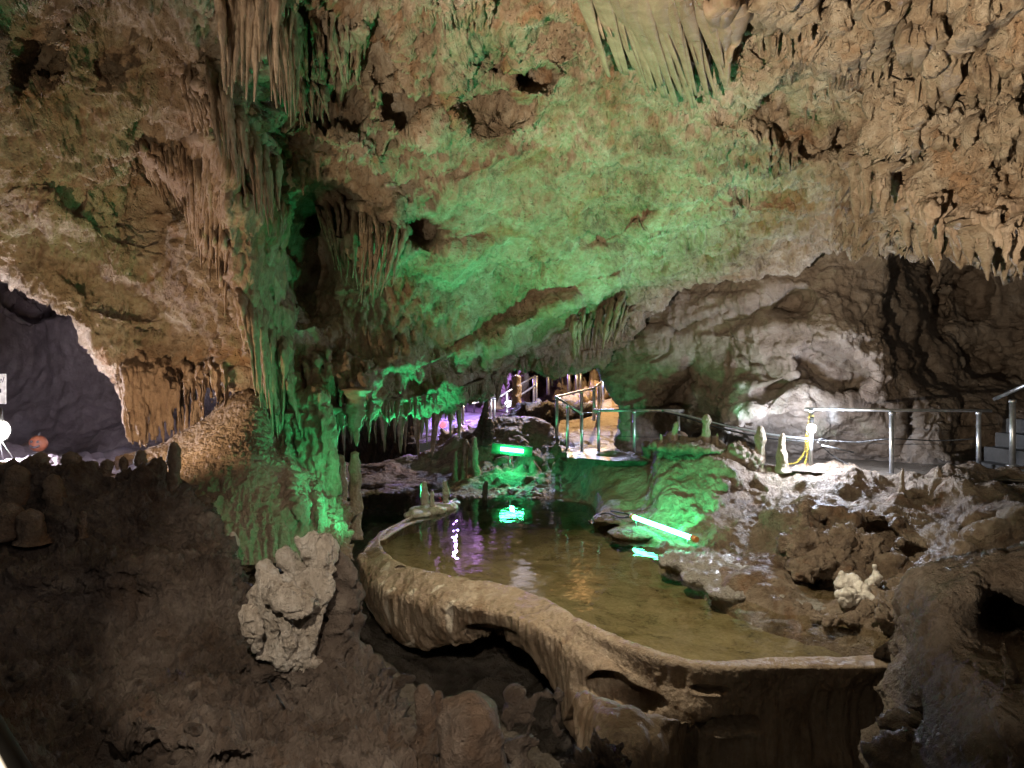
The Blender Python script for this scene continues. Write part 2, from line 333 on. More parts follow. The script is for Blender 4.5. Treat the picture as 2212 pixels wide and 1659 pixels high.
# ================================================================ CAVE CEILING
X = [-250, 0, 90, 170, 262, 340, 440, 540, 600, 700, 800, 900, 980, 1060, 1130, 1200, 1300, 1380, 1480, 1620, 1780, 1900, 2000, 2110, 2212, 2450]
ceil_cols = {
-250: [(-250,-200,4.5),(-250,0,5.2),(-250,150,6.2),(-250,280,7.2),(-250,380,8.0),(-250,440,8.6),(-250,480,9)],
0: [(0,-200,5),(0,0,6),(0,160,7),(0,300,8),(0,420,8.8),(0,520,9.4),(0,592,9.8)],
90: [(60,-200,5.2),(70,0,6.3),(80,170,7.4),(90,320,8.4),(90,450,9.2),(90,560,9.8),(90,655,10.2)],
170: [(130,-200,5.4),(150,0,6.6),(160,180,7.8),(165,340,8.8),(168,480,9.6),(170,600,10.2),(172,708,10.5)],
262: [(220,-200,5.6),(240,0,6.9),(250,200,8.2),(255,380,9.3),(260,550,10.1),(262,700,10.7),(265,800,11)],
340: [(310,-200,5.8),(320,0,7.1),(330,200,8.5),(335,380,9.6),(338,550,10.4),(340,700,10.9),(340,800,11.2)],
440: [(420,-200,6),(430,0,7.2),(435,200,8.3),(438,380,9.2),(440,550,10),(440,700,10.6),(440,805,11)],
540: [(530,-200,6.2),(535,0,7.4),(540,200,8.3),(540,380,9),(540,560,9.7),(545,720,10.1),(550,860,10.5)],
600: [(600,-200,6.8),(600,0,8),(600,200,9),(600,380,9.8),(600,560,10.4),(600,720,10.8),(610,900,11)],
700: [(700,-200,6.8),(700,0,8),(700,180,9.1),(700,340,10),(700,520,11),(700,720,11.8),(700,900,11.6)],
800: [(800,-200,6.6),(800,0,7.8),(800,180,9),(800,340,10),(800,520,11),(800,700,11.9),(800,885,12.2)],
900: [(900,-200,6.5),(900,0,7.7),(900,180,8.9),(900,340,10),(900,520,11.1),(900,700,12.2),(900,872,13)],
980: [(980,-200,6.45),(980,0,7.65),(980,175,8.85),(980,335,10),(980,510,11.2),(980,690,12.5),(980,858,13.6)],
1060: [(1060,-200,6.4),(1060,0,7.6),(1060,170,8.8),(1060,330,10),(1060,500,11.3),(1060,680,12.8),(1060,828,14.4)],
1130: [(1130,-200,6.3),(1130,0,7.5),(1130,165,8.6),(1130,325,9.95),(1130,490,11.3),(1130,660,13),(1130,790,15.3)],
1200: [(1200,-200,6.2),(1200,0,7.4),(1200,160,8.5),(1200,320,9.9),(1200,480,11.3),(1200,640,13),(1200,785,15.8)],
1300: [(1300,-200,6),(1300,0,7.1),(1300,150,8.2),(1300,300,9.5),(1300,450,11),(1300,600,12.8),(1310,770,15.6)],
1380: [(1380,-200,5.9),(1380,0,7),(1380,140,8),(1380,290,9.3),(1380,430,10.8),(1380,560,12.4),(1380,690,14.3)],
1480: [(1480,-200,5.8),(1480,0,6.8),(1480,130,7.7),(1480,280,9),(1480,400,10.3),(1480,510,11.7),(1480,620,13.3)],
1620: [(1620,-200,5.6),(1620,0,6.6),(1620,120,7.4),(1620,260,8.6),(1620,380,9.9),(1620,480,11.1),(1620,582,12.4)],
1780: [(1780,-200,5.4),(1780,0,6.3),(1780,120,7),(1780,250,8.1),(1780,360,9.2),(1780,450,10.3),(1780,548,11.4)],
1900: [(1900,-200,5.2),(1900,0,6.1),(1900,110,6.7),(1900,230,7.5),(1900,340,8.4),(1900,430,9.3),(1900,520,10.4)],
2000: [(2000,-200,5),(2000,0,5.9),(2000,110,6.4),(2000,230,7),(2000,330,7.6),(2000,430,8.0),(2000,510,8.4)],
2110: [(2110,-200,4.9),(2110,0,5.7),(2110,120,6.1),(2110,240,6.6),(2110,350,7),(2110,440,7.3),(2110,520,7.5)],
2212: [(2212,-200,4.8),(2212,0,5.5),(2212,120,5.9),(2212,240,6.4),(2212,350,6.8),(2212,450,7.0),(2212,545,7.2)],
2450: [(2950,-200,4.6),(2950,0,5.3),(2950,130,5.6),(2950,250,6),(2950,360,6.3),(2950,470,6.5),(2950,570,6.7)]}
C = []
for x in X:
    c = ceil_cols[x]; l = c[-1]
    top = [(c[0][0]+(c[0][0]-CX)*1.2, -1400, c[0][2]*0.42)]
    C.append(top+c+[(l[0], l[1]-6, l[2]+0.7), (l[0], l[1]-90, l[2]+1.6), (l[0], l[1]-260, l[2]+3.0)])
ceil_ctrl = np.transpose(np.array(C, float), (1, 0, 2))
ceil_dents = [
 (1150,165,42,34,1.1,0.4),(915,498,42,34,0.9,0.35),(705,450,75,60,1.1,0.5),(660,570,85,120,1.6,0.6),(1760,245,125,100,0.6,0.3),(1080,110,70,60,0.35,0.6,-30),
 (1060,170,90,130,0.35,0.5,25),(880,235,60,45,0.8,0.5),(720,235,80,40,0.7,0.4),
 (1400,520,150,70,0.25,0.9),(980,560,160,60,-0.35,0.9,10),(1060,620,100,80,0.3,0.9),(840,520,70,110,-0.5,0.7),(760,330,90,50,-0.4,0.7,20),
 (1000,400,160,40,-0.25,0.9,-25),(1900,140,60,70,0.5,0.6),(2050,220,50,60,0.5,0.6),(1640,110,40,90,0.3,0.7),(2000,100,40,70,-0.4,0.8),(2120,90,50,120,0.5,0.8),(1880,330,50,60,-0.3,0.8),
 (60,80,90,120,0.7,0.8),(230,110,70,90,0.4,0.8),(480,250,50,130,-0.4,0.8),(390,350,80,90,0.3,0.8),(120,460,110,40,-0.3,0.9,25),(250,640,110,40,0.3,0.8,20),(430,330,35,30,0.5,0.5),(300,420,90,120,0.4,0.9),
 (2170,520,60,35,0.9,0.4),(1330,480,30,120,0.2,0.9,60),(960,830,50,30,-0.4,0.8),(860,780,100,50,-0.35,0.9),(1180,690,120,40,-0.5,0.9,-22),(1100,760,80,35,-0.4,0.9,-20),(770,830,60,60,-0.5,0.8),
 (1210,655,140,26,-0.4,0.9,-28),(1040,745,130,28,-0.4,0.9,-25),(1130,765,150,20,0.15,0.95,-24),(1280,690,110,18,0.15,0.95,-26),(1060,190,110,120,0.35,0.7,25),(960,280,60,40,-0.35,0.8),(820,120,60,90,0.45,0.7),(1190,80,60,50,0.3,0.7),(1560,300,60,50,-0.3,0.8),(1950,250,40,60,-0.35,0.7),(1500,480,110,40,-0.25,0.9,-15),(1650,420,90,40,0.3,0.8),(1820,300,30,40,0.4,0.6)]
def ceil_disp(p, q):
    x, y = q[..., 0], q[..., 1]
    smooth = np.exp(-(((x-1150)/330)**2+((y-560)/190)**2))
    right = sstep(1450, 1750, x+(y-250)*0.6)*(1-sstep(330, 480, y-0*x)*(x < 1800))
    leftcol = np.exp(-((x-560)/110)**2); top = 1-sstep(120, 330, y)
    midl = np.exp(-((x-780)/170)**2)*(1-sstep(650, 800, y))
    st = np.clip(0.15+0.9*leftcol+0.9*right+0.7*midl+0.35*top, 0, 1.1)*(1-0.8*smooth)
    h = fbm(p, 0.6, 3, 1)*0.24+fbm(p, 1.8, 3, 2)*0.13*(1-0.5*smooth)
    h = h+billow(p, 3.0, 3, 12, st=(1, 1, 0.28))*(0.17+0.10*right)*st
    h = h+billow(p, 6.5, 3, 5, g=0.62)*0.045*(1-0.5*smooth)+billow(p, 21, 2, 6, st=(1, 1, .7), g=0.7)*0.018*(1-0.3*smooth)
    h = h+billow(p, 9, 2, 33, st=(1, 1, 0.16))*0.055*st
    # horizontal scale-like ledges on the green slab
    h = h+np.abs(pn(p*np.array([1.3, 1.3, 5.0])+0.5*fbm(p, 1.5, 2, 61)[..., None], 60))*0.14*sstep(950, 1350, x)*(1-right)*sstep(230, 330, y)
    h = h-cracks(p, 0.8, 0.035, 95, (1, 1, 1.8))*0.10-cracks(p, 1.7, 0.04, 97, (1, 1, 2.2))*0.05
    hs = 0
    for (cx_, cy_, a_, b_) in ((1760,245,175,145),(660,570,100,135),(705,450,90,75),(1150,165,50,42),(915,498,50,42)):
        hs = np.maximum(hs, np.exp(-(((x-cx_)/a_)**2+((y-cy_)/b_)**2)**2))
    h = h*(1-0.75*hs)
    pit = sstep(0.42, 0.62, fbm(p, 5.5, 2, 77))*sstep(-0.2, 0.3, fbm(p, 0.8, 1, 78))
    return h-pit*0.10*(1-smooth)*(1-hs)
def ceil_post(p):
    q = Qn(p); x, y = q[..., 0], q[..., 1]
    # ragged dripping hem: pull the last rows down along flutes
    nv = p.shape[0]; t = np.arange(nv)/(nv-1)
    lipy = ceil_ctrl[7, :, 1]; lipx = ceil_ctrl[7, :, 0]
    ly = np.interp(x, lipx, lipy)
    w = np.exp(-((y-ly)/38.0)**2)
    r = np.clip(billow(p, 3.4, 2, 90, st=(1, 1, 0.1)), -0.2, 1.5)+0.2
    amp = 0.10+0.20*np.exp(-((x-720)/160)**2)+0.18*(x > 1850)
    amp = amp*(1-0.85*np.exp(-((x-1580)/220)**2))
    p = p.copy(); p[..., 2] -= w*r*amp
    return p
ceil_o, ceil_p = sheet('cave_ceiling', ceil_ctrl, 1150, 760, M['ceil'], ceil_dents, ceil_disp, ceil_post)
CQ = surf(ceil_p); CQ = CQ[(CQ[:, 2] > 4)]
CQl = CQ

# ================================================================ BACK WALL (right) and left passage
J = [
 [(1360,300,20),(1360,560,19.5),(1350,700,18.8),(1345,800,18.5),(1380,880,18.2),(1370,975,17.8),(1370,1010,17.6)],
 [(1285,300,17),(1285,560,16.8),(1285,720,16.6),(1300,800,16.4),(1335,880,16.1),(1330,978,15.8),(1330,1020,15.4)],
 [(1400,300,16),(1400,560,15.6),(1400,700,15.4),(1405,800,15.5),(1410,880,15.6),(1410,975,15.8),(1410,1020,15.4)],
 [(1490,300,15.6),(1490,560,15.2),(1490,680,15),(1490,780,15.3),(1470,900,16),(1470,975,16),(1470,1020,15.5)],
 [(1560,300,15),(1560,540,14.8),(1560,660,14.3),(1560,800,14.6),(1560,900,14.3),(1560,975,15),(1560,1020,14.8)],
 [(1700,300,14.4),(1700,520,13.8),(1700,640,13.4),(1700,780,13.6),(1700,890,13.8),(1700,983,14.6),(1700,1020,14.5)],
 [(1850,300,14),(1850,500,13.4),(1850,640,13.3),(1850,780,13.1),(1850,880,13.6),(1850,988,14.3),(1850,1030,14.2)],
 [(1930,300,14),(1930,500,14),(1930,640,14.1),(1940,780,13.5),(1940,880,13.7),(1950,993,13.9),(1950,1040,13.8)],
 [(2020,300,16),(2000,560,17),(2010,700,17),(2020,800,16),(2030,880,14.5),(2040,996,13.6),(2040,1050,13.5)],
 [(2212,300,17),(2200,600,18),(2200,720,18),(2200,820,17),(2210,890,15),(2220,985,14.4),(2220,1050,14)],
 [(3000,300,17),(3000,600,18),(3000,720,18),(3000,820,17),(3000,890,15),(3000,985,14.4),(3000,1050,14)]]
jd = [(1620,680,130,30,0.45,0.8,-14),(1700,655,60,40,0.4,0.8),(1800,800,90,60,0.9,0.4,20),(1860,860,70,14,0.5,0.6,20),(1700,830,80,14,0.4,0.7,-15),(1640,890,130,70,-0.7,0.9),(1820,700,90,80,-0.5,0.9),
      (1470,850,25,110,0.6,0.7,25),(2100,640,50,70,1.0,0.6),(2030,680,22,60,1.0,0.5),(1990,600,40,50,0.7,0.6),(2110,790,90,60,0.9,0.6),(1500,700,80,14,0.4,0.6,-25),(1950,930,20,60,0.5,0.6),(2060,940,40,60,0.4,0.8)]
def jdisp(p, q):
    x, y = q[..., 0], q[..., 1]
    s = np.exp(-(((x-1660)/170)**2+((y-900)/70)**2))
    h = fbm(p, 0.5, 2, 101)*0.32+fbm(p, 1.6, 3, 103)*0.09+np.maximum(billow(p, 2.2, 3, 104, g=0.6), -.2)*0.05*(1-0.6*s)
    h = h+np.abs(pn(p*np.array([0.9, 0.9, 3.2]), 110))*0.10*(1-s)
    h = h-cracks(p, 0.55, 0.035, 111, (1, 1, 1.6))*0.16-cracks(p, 1.3, 0.05, 113)*0.06
    h = h+billow(p, 4, 2, 105, st=(1, 1, 0.2))*0.03+billow(p, 14, 2, 108, g=.7)*0.012
    return h
def jpale(p, q):
    x, y = q[..., 0], q[..., 1]
    def band(x0, y0, x1, y1, w):
        t = np.clip((y-y0)/(y1-y0), 0, 1); c = x0+(x1-x0)*t**1.5+pn(p*1.5, 7)*6
        return np.exp(-((x-c)/w)**2)*sstep(y0-8, y0+6, y)*(1-sstep(y1-20, y1, y))
    s = band(1605, 832, 1555, 965, 12)+band(1500, 850, 1478, 930, 7)+band(1792, 880, 1800, 925, 14)*0.8
    return np.clip(s*(0.7+0.5*pn(p*5, 9)), 0, 1)*0.8+0.22*np.exp(-(((x-1640)/130)**2+((y-940)/60)**2))  # white calcite streaks, plus a soft pale oval low on the wall
sheet('back_wall', np.transpose(np.array(J, float), (1, 0, 2)), 620, 420, M['wall'], jd, jdisp, stain=jpale)

LW = []
for x in (-400, -150, 0, 150, 300, 450, 600):
    LW.append([(x, 350, 15), (x, 550, 17), (x, 700, 18), (x, 820, 18), (x, 920, 17), (x, 985, 15.5), (x, 1000, 12.5), (x, 1060, 9.5)])
def lwd(p, q): return fbm(p, 0.35, 2, 201)*0.5+fbm(p, 1.3, 3, 203)*0.08+billow(p, 4, 2, 204, st=(1, 1, .4))*0.05
M['purple'] = rock_mat('purplish_grey_rock', [(0.16, 0.13, 0.15), (0.28, 0.24, 0.28), (0.38, 0.34, 0.38)], 0.6, 0.5, 0.5, 0.7, 0.3)
sheet('passage_wall', np.transpose(np.array(LW, float), (1, 0, 2)), 220, 240, M['purple'], [(120,640,120,50,1.5,0.8)], lwd)

# dark back of the hollow left of the mound
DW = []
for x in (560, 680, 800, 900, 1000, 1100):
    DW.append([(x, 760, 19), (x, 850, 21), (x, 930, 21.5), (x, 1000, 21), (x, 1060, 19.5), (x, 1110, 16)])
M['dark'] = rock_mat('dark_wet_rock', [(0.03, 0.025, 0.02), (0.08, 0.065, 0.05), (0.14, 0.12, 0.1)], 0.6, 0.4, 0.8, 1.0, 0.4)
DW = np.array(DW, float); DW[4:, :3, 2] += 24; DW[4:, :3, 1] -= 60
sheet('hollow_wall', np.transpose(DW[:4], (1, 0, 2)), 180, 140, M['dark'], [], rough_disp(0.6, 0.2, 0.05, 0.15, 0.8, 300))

# ================================================================ BANK behind the pool
def shore(x, y): return (x, y, 3653/(y-829.5))
B = [
 [(640,1010,19),(650,1040,18),(670,1065,16.5),(690,1078,15.2),shore(700,1085)],
 [(800,998,19),(800,1020,18.4),(800,1040,17.5),(800,1052,16.6),shore(800,1062)],
 [(930,975,19),(930,1005,18.5),(935,1035,17.5),(938,1055,16.4),shore(940,1068)],
 [(1000,935,19),(1000,980,18.3),(1005,1025,17.3),(1008,1052,16.2),shore(1010,1073)],
 [(1080,906,19),(1085,960,18.3),(1085,1010,17.4),(1088,1045,16.3),shore(1090,1072)],
 [(1160,902,19),(1160,955,18.3),(1160,1010,17.2),(1160,1045,16.2),shore(1160,1075)],
 [(1222,948,18),(1225,990,17),(1225,1035,16),(1228,1060,15.2),shore(1230,1083)],
 [(1265,984,15.4),(1265,1005,15.1),(1268,1040,14.7),(1272,1070,14.3),shore(1275,1093)],
 [(1330,986,14.6),(1330,1010,14.4),(1325,1060,13.6),(1322,1095,12.8),shore(1315,1132)],
 [(1396,984,14.4),(1398,1010,14.1),(1395,1075,13.0),(1392,1115,12.1),shore(1375,1152)],
 [(1412,955,13.4),(1420,1010,13.0),(1428,1080,12.2),(1436,1130,11.4),shore(1425,1178)],
 [(1490,947,13),(1500,1010,12.5),(1512,1090,11.2),(1518,1155,10.3),shore(1475,1215)],
 [(1560,967,12.8),(1570,1030,12),(1582,1110,10.8),(1600,1180,9.7),shore(1550,1262)],
 [(1618,1003,12.8),(1632,1050,12),(1660,1120,10.6),(1672,1190,9.3),shore(1640,1298)],
 [(1740,1012,12.5),(1750,1050,11.6),(1760,1110,10.4),(1762,1210,8.9),shore(1735,1322)],
 [(1890,1022,11.9),(1890,1060,11.2),(1890,1120,10),(1885,1230,8.4),shore(1820,1340)],
 [(2040,1032,11.2),(2040,1080,10.4),(2040,1150,9.2),(2020,1240,7.7),shore(1895,1368)],
 [(2200,1030,11),(2210,1080,10),(2200,1150,8.8),(2150,1240,7.3),(1955,1425,6.2)],
 [(2950,1040,11),(2950,1090,9.8),(2950,1160,8.3),(2900,1260,6.6),(2100,1520,5.2)]]
BB = []
for c in B:
    k = c[0]; s = c[-1]
    w = P(*k); w2 = w+Vector((0, 0.7, -0.15)); w3 = w+Vector((0, 1.5, -0.9))
    f2 = lambda v: tuple(Qn(np.array(v)[None])[0])
    sw = P(*s); u1 = sw+Vector((-0.12, -0.3, -0.25)); u2 = sw+Vector((-0.15, -0.38, -0.8))
    BB.append([f2(w3), f2(w2)]+c+[f2(u1), f2(u2)])
bd = [(1760,1262,95,36,0.9,0.5,15),(1500,1060,60,50,0.3,0.7),(1830,1125,70,35,-0.5,0.8,15),(1760,1090,50,30,-0.4,0.7),(1880,1180,60,70,0.6,0.5),(1600,1080,60,40,0.4,0.6),(1640,1150,50,40,0.4,0.6),
      (1710,1130,60,50,-0.5,0.7),(2000,1090,60,30,0.4,0.7),(1930,1110,60,40,-0.3,0.8),(1570,1235,120,36,-0.25,0.9,25),(1470,1190,60,25,-0.15,0.9),(2060,1180,60,50,-0.4,0.9),(1970,1210,40,40,0.5,0.6)]
def bdisp(p, q):
    x, y = q[..., 0], q[..., 1]
    z = p[..., 2]; uw = sstep(-1.3, -0.7, z)
    s = np.exp(-(((x-1330)/80)**2+((y-1060)/70)**2))+0.8*np.exp(-(((x-1580)/110)**2+((y-1265)/45)**2)); s = np.clip(s, 0, 0.9)
    right = sstep(1400, 1480, x)
    h = fbm(p, 0.9, 3, 401)*0.15+fbm(p, 2.0, 2, 403)*0.10*(1-s)+billow(p, 6, 3, 405, g=0.55)*0.028*(1-s)
    h = h*(0.75+0.35*right)
    mound = np.exp(-(((x-1130)/90)**2+((y-1010)/60)**2))
    h = h+np.abs(pn(p*3.0, 409))*0.3*mound
    return h*(0.25+0.75*uw)
bank_o, bank_p = sheet('rock_bank', np.transpose(np.array(BB, float), (1, 0, 2)), 1000, 420, M['bank'], bd, bdisp)
BQ = surf(bank_p)

# walkway
front = [(1225,980),(1330,987),(1400,988),(1500,985),(1620,1003),(1740,1012),(1890,1021),(2040,1030),(2200,1033),(3000,1060)]
WK = [[(x, y+8, 2283/(y-829.5)-0.35) for x, y in front], [(x, y-2, 2283/(y-829.5)+0.15) for x, y in front], [(x, 975, 15.7) for x, y in front], [(x, 955, 18.2) for x, y in front]]
sheet('walkway', WK, 300, 60, M['mud'], [], lambda p, q: fbm(p, 1.5, 3, 501)*0.025+billow(p, 8, 2, 502)*0.006)

# far chamber floor, walls
FF = [[(1215,975,15.6),(1260,985,15.2),(1310,985,15.2),(1360,985,15.6)],
      [(1205,950,19),(1250,950,18.6),(1300,945,18.6),(1360,945,18.6)],
      [(1210,915,22),(1255,912,22),(1300,910,21.5),(1350,910,21.5)],
      [(1235,880,26),(1262,876,26),(1300,872,25),(1345,872,25)],
      [(1268,850,31),(1285,848,31),(1305,846,30),(1340,846,30)],
      [(1270,835,36),(1288,832,36),(1303,830,36),(1340,830,36)]]
sheet('far_path', FF, 160, 160, M['warmfloor'], [], lambda p, q: fbm(p, 0.8, 3, 511)*0.08+billow(p, 3, 2, 512)*0.03)
FL = [[(880,960,21),(960,955,21),(1060,950,21),(1130,940,22),(1240,940,22.5)],
      [(890,925,24),(960,922,24),(1060,920,24),(1130,915,25),(1250,905,26)],
      [(900,905,29),(960,903,29),(1060,900,29),(1150,890,31),(1270,870,33)],
      [(900,880,40),(960,880,40),(1060,876,40),(1180,872,40),(1300,850,40)],
      [(900,870,52),(960,870,52),(1060,866,52),(1180,862,52),(1300,840,52)]]
sheet('far_chamber_floor', FL, 240, 120, M['mud'], [], lambda p, q: fbm(p, 0.6, 3, 521)*0.12)
FB = []
for x, d in ((840,44),(920,46),(1000,44),(1060,38),(1110,36),(1150,40),(1200,34),(1240,34),(1280,36),(1330,34),(1400,30)):
    FB.append([(x, 640, d-10), (x, 740, d-3), (x, 790, d), (x, 830, d), (x, 880, d-0.5), (x, 930, d-1)])
M['far'] = rock_mat('far_chamber_rock', [(0.2, 0.14, 0.1), (0.4, 0.31, 0.22), (0.55, 0.46, 0.36)], 0.6, 0.4, 0.8, 0.5, 0.5)
sheet('far_chamber_wall', np.transpose(np.array(FB, float), (1, 0, 2)), 420, 200, M['far'], [], rough_disp(1.0, 0.5, 0.15, 0.8, 0.45, 530))

# ================================================================ LEFT LEDGE AND FOREGROUND SLOPE
E = [
 [(-250,1008,7.2),(-250,1100,6.9),(-250,1190,6.6),(-250,1225,5.7),(-250,1380,5.2),(-250,1480,4.3),(-250,1640,3.2),(-250,1950,2.3)],
 [(0,1006,7.2),(0,1100,6.9),(0,1195,6.6),(0,1225,5.8),(0,1390,5.2),(0,1490,4.3),(0,1640,3.2),(0,1950,2.3)],
 [(150,1004,7.2),(150,1100,6.9),(150,1190,6.6),(150,1222,5.8),(150,1395,5.2),(160,1480,4.4),(180,1640,3.3),(180,1950,2.4)],
 [(300,1006,7.3),(300,1090,7),(300,1185,6.7),(300,1222,5.9),(310,1390,5.3),(320,1480,4.5),(330,1640,3.4),(330,1950,2.4)],
 [(380,1020,7.6),(385,1090,7.2),(395,1170,6.8),(400,1230,6.1),(410,1380,5.3),(420,1480,4.5),(430,1640,3.4),(430,1950,2.4)],
 [(425,1070,7.6),(440,1130,7.1),(455,1190,6.5),(465,1250,6),(475,1370,5.3),(490,1480,4.5),(500,1640,3.5),(510,1950,2.5)],
 [(465,1170,7.0),(490,1200,6.6),(505,1240,6.2),(515,1290,5.8),(530,1390,5.2),(545,1480,4.5),(560,1640,3.5),(580,1950,2.5)],
 [(530,1270,6.2),(540,1310,5.9),(548,1350,5.6),(552,1390,5.3),(560,1430,5.0),(590,1500,4.4),(620,1640,3.5),(650,1950,2.5)],
 [(570,1395,5.6),(585,1410,5.4),(600,1425,5.2),(610,1440,5.0),(625,1465,4.7),(660,1530,4.2),(700,1650,3.5),(740,1950,2.5)],
 [(700,1405,5.5),(710,1415,5.3),(720,1430,5.1),(725,1450,4.8),(740,1490,4.5),(770,1560,4.0),(800,1670,3.4),(850,1950,2.5)],
 [(800,1430,5.3),(808,1445,5.1),(812,1460,4.9),(820,1485,4.6),(835,1530,4.3),(860,1590,3.9),(900,1690,3.3),(950,1950,2.5)],
 [(865,1530,4.9),(875,1545,4.7),(880,1560,4.6),(890,1580,4.4),(905,1610,4.1),(930,1650,3.8),(980,1730,3.2),(1030,1950,2.5)],
 [(950,1620,4.5),(960,1635,4.4),(970,1650,4.3),(980,1665,4.1),(1000,1690,3.9),(1030,1720,3.6),(1080,1780,3.1),(1120,1950,2.5)],
 [(1150,1700,4.2),(1160,1710,4.1),(1170,1720,4.0),(1180,1735,3.9),(1200,1755,3.7),(1230,1790,3.4),(1280,1840,3.0),(1300,1950,2.5)]]
EE = []
for c in E:
    w = P(*c[0]); f2 = lambda v: tuple(Qn(np.array(v)[None])[0])
    EE.append([f2(w+Vector((0.1, 0.7, -1.6))), f2(w+Vector((0.05, 0.35, -0.35)))]+c)
def edisp(p, q):
    h = fbm(p, 1.2, 3, 601)*0.15+fbm(p, 3.0, 3, 603)*0.09+billow(p, 5, 3, 606, g=0.6)*0.045+billow(p, 11, 3, 605, g=0.7)*0.022-cracks(p, 1.6, .07, 608)*0.035
    h = h-sstep(0.3, 0.6, fbm(p, 4, 2, 607))*0.05
    return h
left_o, left_p = sheet('left_ledge_ground', np.transpose(np.array(EE, float), (1, 0, 2)), 760, 620, M['dirt'], [(200,1300,180,70,0.3,0.9),(500,1440,70,35,0.2,0.9),(300,1560,130,60,-0.3,0.9),(480,1600,120,50,-0.2,0.8)], edisp)
LQ = surf(left_p)

# deep floor under everything
sheet('deep_floor', [[(-6,3.0,-2.0),(0,3.0,-2.1),(6,3.0,-2.1),(9,3,-1.6)],[(-6,6,-1.9),(0,6,-2.2),(4,6,-2.2),(9,6,-1.9)],[(-6,9,-1.6),(-1,9,-2.1),(4,9,-2),(9,9,-1.6)],[(-6,14,-1.2),(-2,14,-1.4),(4,14,-1.6),(9,14,-1.6)],[(-6,20,-1.0),(-2,20,-1.2),(4,20,-1.6),(9,20,-1.6)]],
      260, 260, M['dark'], [], lambda p, q: fbm(p, 1.0, 3, 620)*0.2+billow(p, 4, 2, 622)*0.06, world=True)

# ================================================================ POOL
WZ = -0.9
rim = [(985,1078),(950,1098),(905,1113),(865,1132),(832,1150),(820,1172),(832,1196),(860,1215),(905,1232),(955,1242),(1005,1255),(1060,1260),(1120,1275),(1180,1298),(1235,1330),(1310,1367),(1400,1403),(1480,1426),(1560,1431),(1650,1426),(1750,1424),(1850,1420),(1925,1416),(2000,1410)]
# lower edge of the outer wall for each rim point: (x,y,d) twice: mid and bottom
wall = [((975,1095,14.6),(970,1105,14.6)),((940,1115,12.9),(935,1130,12.8)),((885,1135,12),(880,1160,11.9)),((835,1160,11),(830,1200,11)),((800,1185,10.5),(795,1250,10.6)),
 ((780,1215,10.1),(785,1290,10.2)),((800,1270,9.5),(825,1345,9.5)),((840,1295,8.9),(870,1385,8.9)),((890,1305,8.6),(915,1395,8.7)),((945,1310,8.3),(965,1385,8.4)),
 ((1000,1320,8.0),(1010,1382,8.2)),((1055,1325,7.8),(1060,1382,8.0)),((1110,1340,7.5),(1110,1390,7.7)),((1170,1370,7.1),(1170,1450,7.3)),((1225,1420,6.6),(1225,1560,6.7)),
 ((1295,1470,6.15),(1290,1640,6.1)),((1385,1520,5.75),(1380,1760,5.6)),((1470,1545,5.5),(1465,1800,5.3)),((1560,1545,5.45),(1560,1800,5.2)),((1650,1540,5.5),(1650,1790,5.3)),
 ((1750,1530,5.65),(1750,1760,5.5)),((1850,1520,5.85),(1840,1720,5.8)),((1925,1510,6.0),(1915,1680,6.1)),((2000,1500,6.1),(1990,1660,6.3))]
rp = [P(x, y, 3653/(y-829.5)) for x, y in rim]
rows = [[] for _ in range(10)]
tk = np.interp(np.arange(len(rim)), [0, 3, 8, 14, 17, 20, 23], [.07, .07, .07, .07, .10, .20, .26])
for i, c in enumerate(rp):
    a = rp[max(0, i-1)]; b = rp[min(len(rp)-1, i+1)]; t = (b-a); t.z = 0; t.normalize()
    n = Vector((t.y, -t.x, 0))  # outward
    if i < 5: n = Vector((-0.8, -0.6, 0)).normalized()*0.9 if i > 0 else Vector((-0.3, -0.9, 0))
    m = P(*wall[i][0]); bo = P(*wall[i][1]); th = tk[i]
    if i >= 13:
        kk = min(1, (i-12)/4); (mx_, my_, md), (bx_, by_, bd_) = wall[i]
        m = P(mx_, my_, md+(c.y-0.14-md)*kk); bo = P(bx_, by_, bd_+(c.y-0.12-bd_)*kk)
    rows[0].append(c-n*0.25+Vector((0, 0, -0.28)))
    rows[1].append(c-n*0.04+Vector((0, 0, -0.06)))
    rows[2].append(c+Vector((0, 0, 0.015)))
    rows[3].append(c+n*th*0.5+Vector((0, 0, 0.022)))
    e = c+n*th+Vector((0, 0, 0.012)); rows[4].append(e)
    rows[5].append(e.lerp(m, 0.12)+n*(0.015 if i > 14 else 0.03)); rows[9].append(e.lerp(m, 0.45)+n*(-0.02 if i > 14 else 0.06))
    rows[6].append(m); rows[7].append(bo); rows[8].append(bo+Vector((0.1, 0.55, -0.1)))
rows = rows[:6]+[rows[9]]+rows[6:9]
def wdisp(p, q):
    x, y, z = q[..., 0], q[..., 1], p[..., 2]
    w = sstep(-0.85, -1.05, z)
    h = fbm(p, 1.3, 2, 701)*0.07*w+billow(p, 6, 2, 703, st=(1, 1, 0.14))*0.018*w+fbm(p, 6, 3, 704)*0.007+fbm(p, 3, 3, 709)*0.012+billow(p, 14, 3, 706, g=.6)*0.004+billow(p, 16, 2, 707, st=(1, 1, .12))*0.006*w-sstep(.5, .75, fbm(p, 4, 2, 708))*0.02*w-cracks(p, 1.4, 0.03, 711)*0.015*w
    low = sstep(1320, 1380, y)*(x < 1000); h = h+billow(p, 7, 3, 705)*0.03*low
    return h
def wstain(p, q):
    x, y = q[..., 0], q[..., 1]
    return np.clip(sstep(0.42, 0.55, pn(p*np.array([5, 5, 1.3]), 715))*(x < 1020)*sstep(1185, 1210, y)*0.7, 0, 1)
